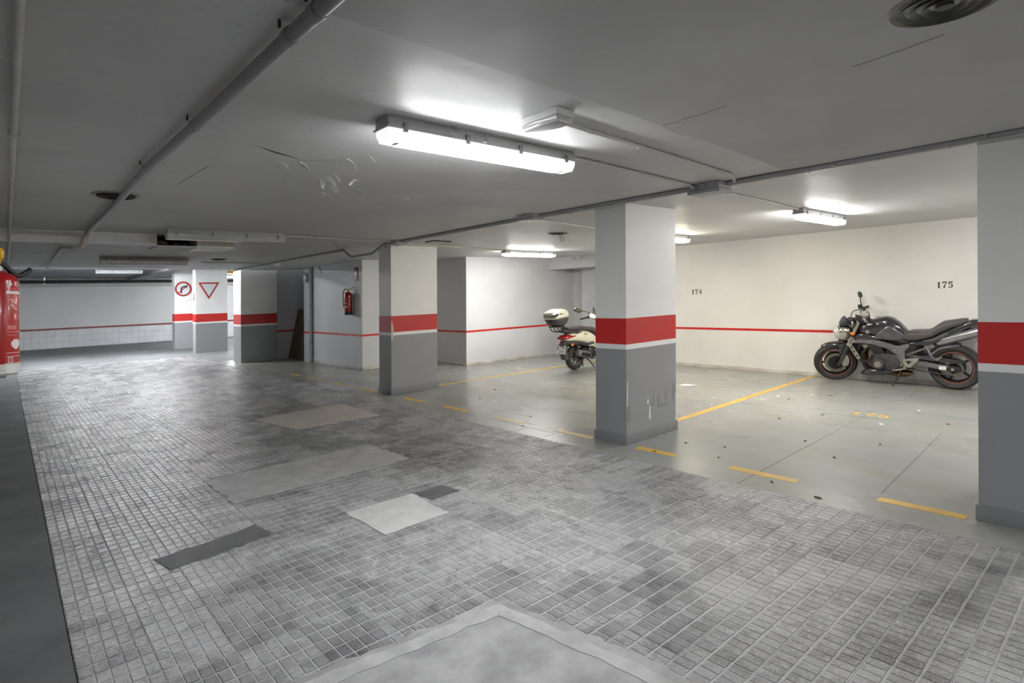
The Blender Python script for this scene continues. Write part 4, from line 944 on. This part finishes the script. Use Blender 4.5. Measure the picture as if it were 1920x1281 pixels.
    # frame
    fr = [(.42, .66), (.33, .695), (.22, .70), (.02, .655), (-.13, .60), (-.27, .64), (-.29, .60), (-.225, .53), (-.225, .34), (-.17, .29), (-.125, .33), (-.125, .47), (-.02, .555), (.16, .61), (.30, .63), (.42, .62)]
    for s_ in (1, -1):
        P(MB().prism(fr, s_ * .115, s_ * .155, 'xzy'), 'frame_spar', 'frame_metal', bevel=0.010)
        for x_, z_ in ((.20, .655), (-.10, .545), (-.175, .34), (-.15, .6)): P(MB().lathe([(.012, 0), (.012, s_ * .006), (.001, s_ * .006)], 10, (x_, s_ * .155, z_), 'y'), 'frame_bolt', 'alloy')
        P(MB().bar((-.24, s_ * .10, .61), (-.62, s_ * .09, .66), .022, .03), 'subframe', 'engine_dark', bevel=0.004)
        P(MB().bar((-.22, s_ * .10, .46), (-.55, s_ * .10, .62), .022, .026), 'subframe', 'frame_metal', bevel=0.004)
    P(MB().tube([(.41, 0, .90), (.50, 0, .69)], .042, 14), 'head_tube', 'frame_metal')
    # engine
    P(MB().prism([(.27, .33), (.20, .26), (-.02, .24), (-.16, .28), (-.20, .36), (-.12, .47), (.02, .48), (.16, .46)], -.15, .15, 'xzy'), 'crankcase', 'engine', bevel=0.018)
    cyl = P(MB().prism([(.16, .44), (.02, .47), (.12, .66), (.26, .62)], -.14, .14, 'xzy'), 'cylinder_block', 'engine_dark', bevel=0.012)
    for k in range(5): P(MB().bar((.165 + k * .021, -.148, .475 + k * .032), (.165 + k * .021, .148, .475 + k * .032), .012, .008), 'cooling_fin', 'engine', cyl)
    P(MB().prism([(.34, .60), (.22, .60), (.16, .70), (.33, .70)], -.13, .13, 'xzy'), 'cylinder_head', 'engine', bevel=0.012)
    cv = P(MB().lathe([(.085, .13), (.085, .168), (.072, .186), (.05, .192), (.001, .192)], 28, (.11, 0, .325), 'y'), 'alternator_cover', 'engine', smooth=35)
    P(MB().lathe([(.046, .19), (.046, .197), (.04, .199), (.001, .199)], 24, (.11, 0, .325), 'y'), 'cover_badge', 'alloy', cv)
    P(MB().prism([(.03, .40), (-.03, .44), (-.14, .42), (-.17, .34), (-.13, .27), (-.02, .26), (.02, .30)], .14, .178, 'xzy'), 'sprocket_cover', 'engine', bevel=0.012)
    P(MB().prism([(.22, .28), (.13, .46), (.02, .48), (-.02, .30), (.05, .25)], -.178, -.14, 'xzy'), 'clutch_cover', 'engine', bevel=0.012)
    P(MB().prism([(-.04, .565), (-.12, .50), (-.12, .44), (.0, .44), (.02, .54)], -.10, .12, 'xzy'), 'throttle_body', 'engine_dark', bevel=0.01)
    # radiator
    rd = P(MB().bar((.475, 0, .60), (.365, 0, .40), .30, .035, up=(.87, 0, -.48)), 'radiator', 'engine_dark', bevel=0.004)
    for s_ in (1, -1):
        P(MB().bar((.487, s_ * .16, .615), (.36, s_ * .16, .39), .02, .055, up=(.87, 0, -.48)), 'radiator_tank', 'alloy', rd, bevel=0.006)
        for k in range(3): P(MB().bar((.462 - k * .034, s_ * .172, .575 - k * .062), (.446 - k * .034, s_ * .172, .546 - k * .062), .004, .018, up=(.87, 0, -.48)), 'tank_slot', 'dark_void', rd)
    P(MB().tube([(.36, .15, .41), (.33, .17, .35), (.24, .18, .37), (.18, .16, .46)], .014, 10, 5), 'coolant_hose', 'rubber')
    P(MB().tube([(.27, .10, .64), (.34, .12, .60), (.38, .12, .52)], .016, 10, 5), 'coolant_hose', 'rubber')
    for k, y_ in enumerate((-.105, -.035, .035, .105)):
        P(MB().tube([(.27, y_, .53), (.33, y_, .46), (.33, y_, .33), (.27, y_ * .9, .22), (.12, y_ * .6, .175), (-.05, y_ * .35, .17)], .021, 12, 5), 'exhaust_header', 'copper_pipe' if k < 3 else 'engine_dark')
    P(MB().loft([(.0, .14, .20, .07), (-.08, .125, .215, .10), (-.20, .13, .22, .10), (-.27, .16, .21, .06)], 16, 2.5), 'exhaust_collector', 'copper_pipe')
    P(MB().loft([(.40, .12, .145, .03), (.34, .115, .205, .10), (.24, .12, .25, .145), (.10, .14, .255, .155), (-.02, .165, .27, .155), (-.10, .20, .275, .15), (-.12, .22, .265, .14)], 22, 3.0), 'belly_pan', 'bike_black')
    # swingarm, chain, sprocket
    for s_ in (1, -1):
        P(MB().bar((-.22, s_ * .115, .385), (-.80, s_ * .135, .305), .036, .066), 'swingarm', 'frame_metal', bevel=0.008)
        P(MB().bar((-.27, s_ * .11, .46), (-.70, s_ * .125, .405), .03, .034), 'swingarm_brace', 'dark_plastic', bevel=0.006)
        P(MB().prism([(-.72, .34), (-.78, .355), (-.86, .335), (-.86, .28), (-.78, .265), (-.70, .285)], s_ * .118, s_ * .157, 'xzy'), 'axle_plate', 'engine_dark', bevel=0.006)
        P(MB().lathe([(.022, 0), (.022, s_ * .012), (.001, s_ * .012)], 6, (-.775, s_ * .157, .31), 'y'), 'axle_nut', 'alloy')
    P(MB().box(-.70, -.62, .150, .1545, .295, .345), 'warning_sticker', 'plate_white', smooth=0)
    P(MB().lathe([(.112, .094), (.112, .100), (.075, .100), (.075, .094)], 36, RW, 'y', closed=True), 'sprocket', 'disc')
    P(MB().tube([(-.14, .097, .39), (-.775, .097, .42)], .011, 6), 'chain_run', 'engine_dark')
    P(MB().tube([(-.14, .097, .29), (-.775, .097, .198)], .011, 6), 'chain_run', 'engine_dark')
    P(MB().prism([(-.30, .455), (-.45, .475), (-.88, .425), (-.90, .40), (-.80, .385), (-.74, .37), (-.72, .41), (-.50, .43), (-.32, .42)], .10, .125, 'xzy'), 'chain_guard', 'black_plastic', bevel=0.004)
    # hugger
    rings = []
    for k in range(11):
        a = R(-12 + 78 * k / 10); rr = .345; hw = .098 * (0.5 + 0.5 * min(1, k / 3)); cx, cz = RW[0] + rr * math.sin(a), RW[2] + rr * math.cos(a); ring = []
        for s2, e_ in ((1, 0), (-1, .007)):
            for q in range(9):
                b = PI * (q / 8 - .5) * s2; dr = e_ + .055 * (1 - math.cos(b)); ring.append((cx - dr * math.sin(a), hw * math.sin(b) * (1 - e_ * 8), cz - dr * math.cos(a)))
        rings.append(ring)
    P(MB().rings(rings), 'rear_hugger', 'dark_plastic')
    P(MB().bar((-.36, 0, .62), (-.40, 0, .40), .06, .06), 'rear_shock', 'engine_dark', bevel=0.01)
    # foot controls
    for s_ in (1, -1):
        P(MB().prism([(-.20, .41), (-.25, .43), (-.40, .45), (-.38, .40), (-.30, .31), (-.22, .29)], s_ * .158, s_ * .170, 'xzy'), 'footrest_hanger', 'alloy', bevel=0.003)
        P(MB().prism([(-.235, .395), (-.31, .40), (-.27, .345)], s_ * .1695, s_ * .1712, 'xzy'), 'hanger_opening', 'dark_void', smooth=0)
        P(MB().tube([(-.235, s_ * .165, .305), (-.24, s_ * .26, .315)], .016, 10), 'footrest', 'alloy')
        P(MB().tube([(-.24, s_ * .175, .285), (-.12, s_ * .18, .255), (-.07, s_ * .20, .262)], .009, 8), 'foot_lever', 'alloy')
        P(MB().tube([(-.46, s_ * .10, .60), (-.50, s_ * .13, .56), (-.54, s_ * .15, .47), (-.60, s_ * .155, .43)], .013, 10, 4), 'pillion_bracket', 'frame_metal')
        P(MB().tube([(-.60, s_ * .155, .43), (-.66, s_ * .19, .48)], .016, 10), 'pillion_peg', 'alloy')
        P(MB().prism([(-.44, .63), (-.50, .56), (-.58, .60), (-.56, .64)], s_ * .10, s_ * .12, 'xzy'), 'bracket_plate', 'frame_metal', bevel=0.004)
    ss = P(MB().tube([(-.16, .12, .24), (-.15, .15, .19), (-.06, .235, .0)], [.018, .010], 10), 'side_stand', 'engine_dark')
    P(MB().box(-.09, -.04, .215, .265, -.042, -.034), 'stand_foot', 'engine_dark', ss, smooth=0)
    return p
motorcycle()

# ------------------------------------------------------------------ scooter (x forward, y left, z up)
def scooter():
    p = thing('scooter', 'white scooter with a top box half hidden by the middle column', 'scooter', (8.40, 7.66, 0.004), (0, -math.atan(S), R(1)))
    P = lambda mb, nm, mt, par=None, **k: mb.build(nm, mt, par or p, shear=False, **k)
    RW = (0, 0, .235); FW = (1.24, 0, .235)
    wheel(p, RW, .235, .115, .150, 6, None, False, 0, name='rear_wheel', rim_mt='rim_grey', spoke_w=.026)
    wheel(p, FW, .235, .10, .150, 6, None, False, .10, name='front_wheel', rim_mt='rim_grey', disc_sides=(-1,))
    # rear body
    bd_ = P(MB().loft([(-.33, .60, .645, .09), (-.26, .575, .69, .135), (-.15, .565, .735, .155), (0, .545, .765, .17), (.15, .51, .77, .178), (.30, .475, .755, .178), (.45, .43, .70, .165), (.58, .38, .60, .15), (.66, .34, .50, .13)], 26, 2.8), 'rear_body', 'scooter_white')
    P(MB().loft([(-.30, .50, .585, .075), (-.15, .46, .60, .12), (.05, .47, .58, .14), (.25, .43, .54, .15), (.45, .38, .48, .145)], 18, 3), 'underbody', 'black_plastic')
    P(MB().loft([(-.385, .622, .668, .085), (-.34, .605, .695, .125), (-.27, .615, .705, .15), (-.18, .635, .70, .162), (-.10, .66, .695, .165)], 22, 2.4), 'tail_light', 'tail_red', bd_)
    for s_ in (1, -1):
        P(MB().loft([(-.12, .715, .735, .006, s_ * .150), (-.05, .715, .755, .008, s_ * .156), (.05, .735, .76, .004, s_ * .160)], 12, 2.2), 'grille', 'dark_plastic', bd_)
        P(MB().ell((-.235, s_ * .165, .515), (.03, .024, .032), 14, 8), 'indicator', 'indicator')
        P(MB().tube([(-.22, s_ * .06, .52), (-.235, s_ * .15, .515)], .012, 8), 'indicator_stalk', 'black_plastic')
    text_mesh('FILLY', .055, 'lettering', 'black_plastic', bd_, Matrix.Translation((.17, -.1795, .695)) @ Matrix.Rotation(R(90), 4, 'X') @ Matrix.Rotation(R(-4), 4, 'Z'))
    # seat and grab rail
    P(MB().loft([(-.25, .80, .845, .08), (-.18, .78, .865, .12), (-.05, .765, .87, .145), (.15, .76, .865, .155), (.27, .75, .835, .155), (.33, .745, .815, .15), (.40, .735, .83, .15), (.48, .70, .82, .145), (.58, .63, .755, .13), (.66, .55, .66, .10), (.70, .52, .58, .06)], 24, 3.0), 'seat', 'seat_vinyl')
    P(MB().loft([(-.36, .755, .785, .08), (-.28, .735, .80, .12), (-.15, .73, .80, .145), (0, .745, .79, .15)], 18, 3), 'grab_rail', 'black_plastic')
    # luggage rack
    rk = P(MB().loft([(-.60, .862, .885, .10), (-.55, .858, .89, .13), (-.38, .858, .89, .13), (-.33, .862, .885, .10)], 16, 3.5), 'luggage_rack', 'black_plastic')
    for s_ in (1, -1):
        P(MB().tube([(-.56, s_ * .10, .865), (-.52, s_ * .10, .80), (-.42, s_ * .10, .765), (-.25, s_ * .10, .76)], .010, 8, 4), 'rack_tube', 'rubber', rk)
        P(MB().tube([(-.45, s_ * .10, .865), (-.42, s_ * .10, .80), (-.36, s_ * .10, .77)], .009, 8, 3), 'rack_tube', 'rubber', rk)
        P(MB().tube([(-.36, s_ * .06, .868), (-.30, s_ * .06, .82), (-.22, s_ * .06, .77)], .008, 8, 3), 'rack_tube', 'rubber', rk)
    # top box
    tbm = MB().loft([(-.655, .93, 1.03, .10), (-.64, .91, 1.035, .16), (-.59, .895, 1.04, .195), (-.48, .885, 1.045, .205), (-.38, .885, 1.05, .20), (-.33, .90, 1.05, .18), (-.305, .93, 1.05, .14)], 28, 5.0)
    tbm.v = [Vector((-.475 + (v.x + .475) * (.70 + .30 * min(1, (v.z - .885) / .12)), v.y * (.70 + .30 * min(1, (v.z - .885) / .12)), v.z)) for v in tbm.v]
    tb = P(tbm, 'top_box', 'dark_plastic')
    P(MB().loft([(-.675, 1.015, 1.05, .12), (-.665, 1.012, 1.085, .175), (-.62, 1.012, 1.145, .205), (-.54, 1.015, 1.195, .208), (-.44, 1.02, 1.215, .205), (-.36, 1.025, 1.20, .195), (-.315, 1.03, 1.15, .175), (-.295, 1.035, 1.08, .14)], 30, 3.6), 'box_lid', 'scooter_white', tb)
    P(MB().loft([(-.685, 1.045, 1.085, .10), (-.672, 1.04, 1.115, .165), (-.64, 1.055, 1.14, .20), (-.56, 1.085, 1.155, .212), (-.48, 1.105, 1.135, .209)], 24, 2.6), 'box_reflector', 'smoke_lens', tb)
    P(MB().box(-.668, -.63, -.035, .035, .95, 1.0), 'box_lock', 'black_plastic', tb, bevel=0.006)
    # plate, mudflap
    P(MB().prism([(-.30, .60), (-.24, .60), (-.27, .45), (-.25, .22), (-.31, .22), (-.345, .33), (-.36, .52)], -.065, .065, 'xzy'), 'mudflap', 'dark_plastic', bevel=0.006)
    ph = P(MB().bar((-.365, 0, .335), (-.345, 0, .505), .225, .012, up=(1, 0, 0)), 'plate_holder', 'black_plastic', bevel=0.003)
    P(MB().bar((-.374, 0, .34), (-.354, 0, .50), .215, .004, up=(1, 0, 0)), 'number_plate', 'plate_white', ph, bevel=0.001)
    P(MB().bar((-.3765, .097, .405), (-.357, .097, .497), .02, .0045, up=(1, 0, 0)), 'country_strip', 'plate_blue', ph)
    rot = Matrix.Rotation(R(-90), 4, 'Z') @ Matrix.Rotation(R(90), 4, 'X')
    tilt = Matrix.Rotation(R(7), 4, 'Y')
    text_mesh('5716', .082, 'lettering', 'black_paint', ph, Matrix.Translation((-.3645, -.006, .458)) @ tilt @ rot)
    text_mesh('JYH', .082, 'lettering', 'black_paint', ph, Matrix.Translation((-.3735, 0, .382)) @ tilt @ rot)
    P(MB().box(-.35, -.31, -.06, .0, .53, .565), 'reflector', 'tail_red', bevel=0.006)
    P(MB().box(-.345, -.30, .0, .06, .52, .57), 'plate_lamp', 'black_plastic', bevel=0.006)
    # engine unit and exhaust on the right side
    P(MB().loft([(-.06, .21, .32, .045, .085), (.10, .20, .36, .06, .10), (.30, .20, .36, .065, .09), (.50, .22, .33, .05, .08)], 16, 3), 'transmission_case', 'engine', )
    P(MB().loft([(.12, .20, .42, .08, -.03), (.28, .20, .44, .10, -.03), (.42, .23, .40, .10, -.03), (.52, .26, .36, .07, -.03)], 16, 3), 'engine_block', 'engine_dark')
    mf = P(MB().tube([(-.07, -.135, .345), (-.05, -.137, .342), (.20, -.145, .285), (.27, -.143, .268)], [.055, .066, .075, .060], 22), 'silencer', 'silencer_grey')
    P(MB().tube([(.0, -.200, .33), (.21, -.216, .285)], [.028, .034], 12), 'heat_shield', 'engine_dark', mf)
    P(MB().tube([(.26, -.14, .268), (.34, -.13, .22), (.44, -.11, .20), (.50, -.08, .235), (.48, -.05, .30)], .020, 12, 4), 'exhaust_pipe', 'engine')
    P(MB().lathe([(.085, -.115), (.085, -.15), (.07, -.165), (.055, -.165), (.05, -.15), (.001, -.15)], 28, (.35, 0, .355), 'y'), 'fan_cover', 'engine')
    P(MB().ell((.36, -.13, .50), (.10, .05, .06), 16, 8), 'air_filter', 'dark_plastic')
    P(MB().loft([(.27, .445, .46, .02, -.15), (.36, .45, .49, .03, -.155), (.46, .405, .445, .025, -.15)], 12, 2.2), 'trim', 'scooter_white')
    P(MB().bar((-.02, -.08, .28), (-.02, -.09, .56), .03, .03, up=(1, 0, 0)), 'shock_absorber', 'engine_dark')
    for s_ in (1, -1): P(MB().tube([(.30, s_ * .06, .20), (.36, s_ * .10, .13), (.42, s_ * .15, .012)], .011, 8), 'centre_stand', 'engine_dark')
    # footboard, leg shield, steering head
    P(MB().loft([(.50, .22, .33, .13), (.64, .22, .31, .17), (.90, .22, .30, .18), (1.02, .24, .36, .17)], 18, 4), 'footboard', 'dark_plastic')
    P(MB().prism([(.88, .28), (.96, .30), (1.02, .60), (.95, .90), (.90, .90), (.96, .60)], -.19, .19, 'xzy'), 'leg_shield', 'scooter_white', bevel=0.03, bseg=3)
    P(MB().prism([(.85, .35), (.90, .35), (.95, .62), (.90, .86), (.87, .86), (.90, .60)], -.15, .15, 'xzy'), 'inner_shield', 'black_plastic', bevel=0.02)
    P(MB().loft([(1.08, .42, .47, .05), (1.16, .44, .50, .085), (1.28, .455, .51, .085), (1.40, .40, .46, .07), (1.46, .34, .38, .04)], 16, 2.5), 'front_mudguard', 'scooter_white')
    for s_ in (1, -1): P(MB().tube([(1.24, s_ * .08, .235), (1.08, s_ * .07, .58)], .018, 10), 'fork_leg', 'engine_dark')
    GX = Matrix.Translation((.80, 0, 0)) @ Matrix.Rotation(R(26), 4, 'Z') @ Matrix.Translation((-.95, 0, 0))
    G = lambda mb, nm, mt, par=None, **k: P(mb.xf(GX), nm, mt, par, **k)
    G(MB().tube([(.93, 0, 1.0), (1.12, 0, .56)], .03, 12), 'steering_column', 'engine_dark')
    G(MB().loft([(.80, .97, 1.02, .10), (.84, .945, 1.06, .17), (.90, .94, 1.10, .20), (.98, .95, 1.13, .18), (1.06, .97, 1.11, .13), (1.10, 1.0, 1.07, .07)], 22, 2.5), 'handlebar_cover', 'scooter_white')
    G(MB().loft([(.815, 1.045, 1.06, .08), (.85, 1.06, 1.085, .13), (.91, 1.095, 1.115, .14), (.96, 1.12, 1.14, .10)], 16, 2.5), 'instrument_panel', 'smoke_lens')
    for s_ in (1, -1):
        G(MB().tube([(.86, s_ * .19, 1.0), (.83, s_ * .25, .99), (.80, s_ * .36, .965)], .017, 12), 'grip', 'rubber')
        G(MB().ell((.855, s_ * .205, 1.0), (.035, .03, .035), 12, 8), 'switchgear', 'black_plastic')
        G(MB().tube([(.90, s_ * .20, .985), (.875, s_ * .28, .97), (.84, s_ * .36, .945)], [.008, .006], 8), 'lever', 'alloy')
        G(MB().lathe([(.019, 0), (.019, s_ * .014), (.001, s_ * .018)], 12, (.80, s_ * .358, .965), 'y'), 'bar_end', 'alloy')
        st_ = G(MB().tube([(.88, s_ * .17, 1.06), (.88, s_ * .22, 1.10), (.87, s_ * .36, 1.135)], .008, 8, 4), 'mirror_stalk', 'rubber')
        G(MB().ell((0, 0, 0), (.016, .088, .05), 18, 10).xf(Matrix.Translation((.865, s_ * .43, 1.14)) @ Matrix.Rotation(R(s_ * 18), 4, 'X')), 'mirror', 'black_plastic', st_)
        G(MB().ell((0, 0, 0), (.009, .080, .043), 18, 10).xf(Matrix.Translation((.853, s_ * .43, 1.14)) @ Matrix.Rotation(R(s_ * 18), 4, 'X')), 'mirror_glass', 'mirror_glass', st_)
        G(MB().tube([(.93, s_ * .10, 1.10), (.915, s_ * .105, 1.15), (.925, s_ * .105, 1.19)], [.012, .016], 10), 'screen_mount', 'black_plastic')
    G(MB().tube([(.93, 0, .72), (.94, 0, .87)], .03, 10), 'hook_cover', 'black_plastic')
    # curved clear screen
    rows, cols, th = 10, 13, .0035; vs = []
    for side in (0, 1):
        for i in range(rows):
            t_ = i / (rows - 1); hw = .235 * (1 - .55 * max(0, (t_ - .55) / .45) ** 2) * (.75 + .25 * min(1, t_ * 3))
            for j in range(cols):
                u = 2 * j / (cols - 1) - 1
                vs.append((1.02 - .12 * t_ - .10 * u * u + side * th, hw * u, 1.08 + .33 * t_ - .05 * u * u * t_))
    n = rows * cols; fs = []
    for i in range(rows - 1):
        for j in range(cols - 1):
            a_ = i * cols + j; fs += [(a_, a_ + 1, a_ + cols + 1, a_ + cols), (n + a_, n + a_ + cols, n + a_ + cols + 1, n + a_ + 1)]
    edge = [j for j in range(cols)] + [i * cols + cols - 1 for i in range(1, rows)] + [(rows - 1) * cols + j for j in range(cols - 2, -1, -1)] + [i * cols for i in range(rows - 2, 0, -1)]
    for k in range(len(edge)): a_, b_ = edge[k], edge[(k + 1) % len(edge)]; fs.append((a_, n + a_, n + b_, b_))
    ws_ = G(MB().add(vs, fs), 'windscreen', 'clear_screen', smooth=60)
    pts = [Vector(vs[k]) for k in edge if True]
    G(MB().tube(pts + [pts[0]], .005, 6), 'screen_edge', 'pvc_dark', ws_)
    return p
scooter()

# ------------------------------------------------------------------ small loose things on the floor
pp_ = thing('paper_sheet', 'small white sheet of paper lying on the bay floor by the middle column', 'paper', (8.04, 4.97, 0.002))
MB().prism([(-.10, .10), (-.05, -.08), (.10, -.13), (.08, .07)], 0, 0.0015, 'xyz').build('sheet', 'paper', pp_, smooth=0)
rg = random.Random(3)
spots = [(4.42, 2.0, .022), (4.3, 1.62, .03), (4.75, 2.62, .018), (5.1, 2.75, .016), (4.55, 3.15, .02), (5.4, 1.9, .02), (6.1, 1.75, .025), (7.1, 2.62, .03), (6.6, 2.9, .025), (7.4, 1.5, .02), (5.0, 3.1, .016), (5.8, 2.3, .016), (6.3, 4.6, .02), (5.2, 6.6, .02), (4.45, 4.86, .028), (4.86, 5.17, .02), (5.9, 7.1, .03), (8.4, 3.0, .02), (8.9, 2.2, .02), (7.8, 3.3, .02)]
near = ['nearest the lane', 'near the lane edge', 'by the first dash', 'by the second dash', 'behind the middle column']
for k, (x, y, L) in enumerate(spots):
    q = thing('dirt_scrap', 'tiny brown scrap of dirt on the bay floor', 'debris', (x, y, 0.0), (0, 0, rg.uniform(0, 3)), 'crumbs of dirt on the bay floor')
    mb = MB().ell((0, 0, .004), (L, L * rg.uniform(.3, .6), .006), 7, 4)
    mb.v = [v + Vector((rg.uniform(-1, 1), rg.uniform(-1, 1), 0)) * L * .2 for v in mb.v]; mb.build('scrap', 'crumb', q, smooth=0)
for k, (x, y, L) in enumerate(((7.6, 3.55, .05), (7.2, 3.75, .04), (7.95, 3.5, .04), (8.3, 3.2, .05), (6.9, 3.9, .03), (7.3, 4.1, .035), (7.0, 2.0, .04), (8.0, 1.9, .04))):
    q = thing('paint_chip', 'flake of white paint fallen on the motorcycle bay floor', 'paint chip', (x, y, 0.0005), (0, 0, rg.uniform(0, 3)), 'fallen paint flakes on the bay floor')
    MB().prism(jitter_poly([(-L, -L * .4), (L, -L * .3), (L * .8, L * .4), (-L * .7, L * .35)], L, L * .2, rg), 0, .0012, 'xyz').build('chip', 'paper', q, smooth=0)
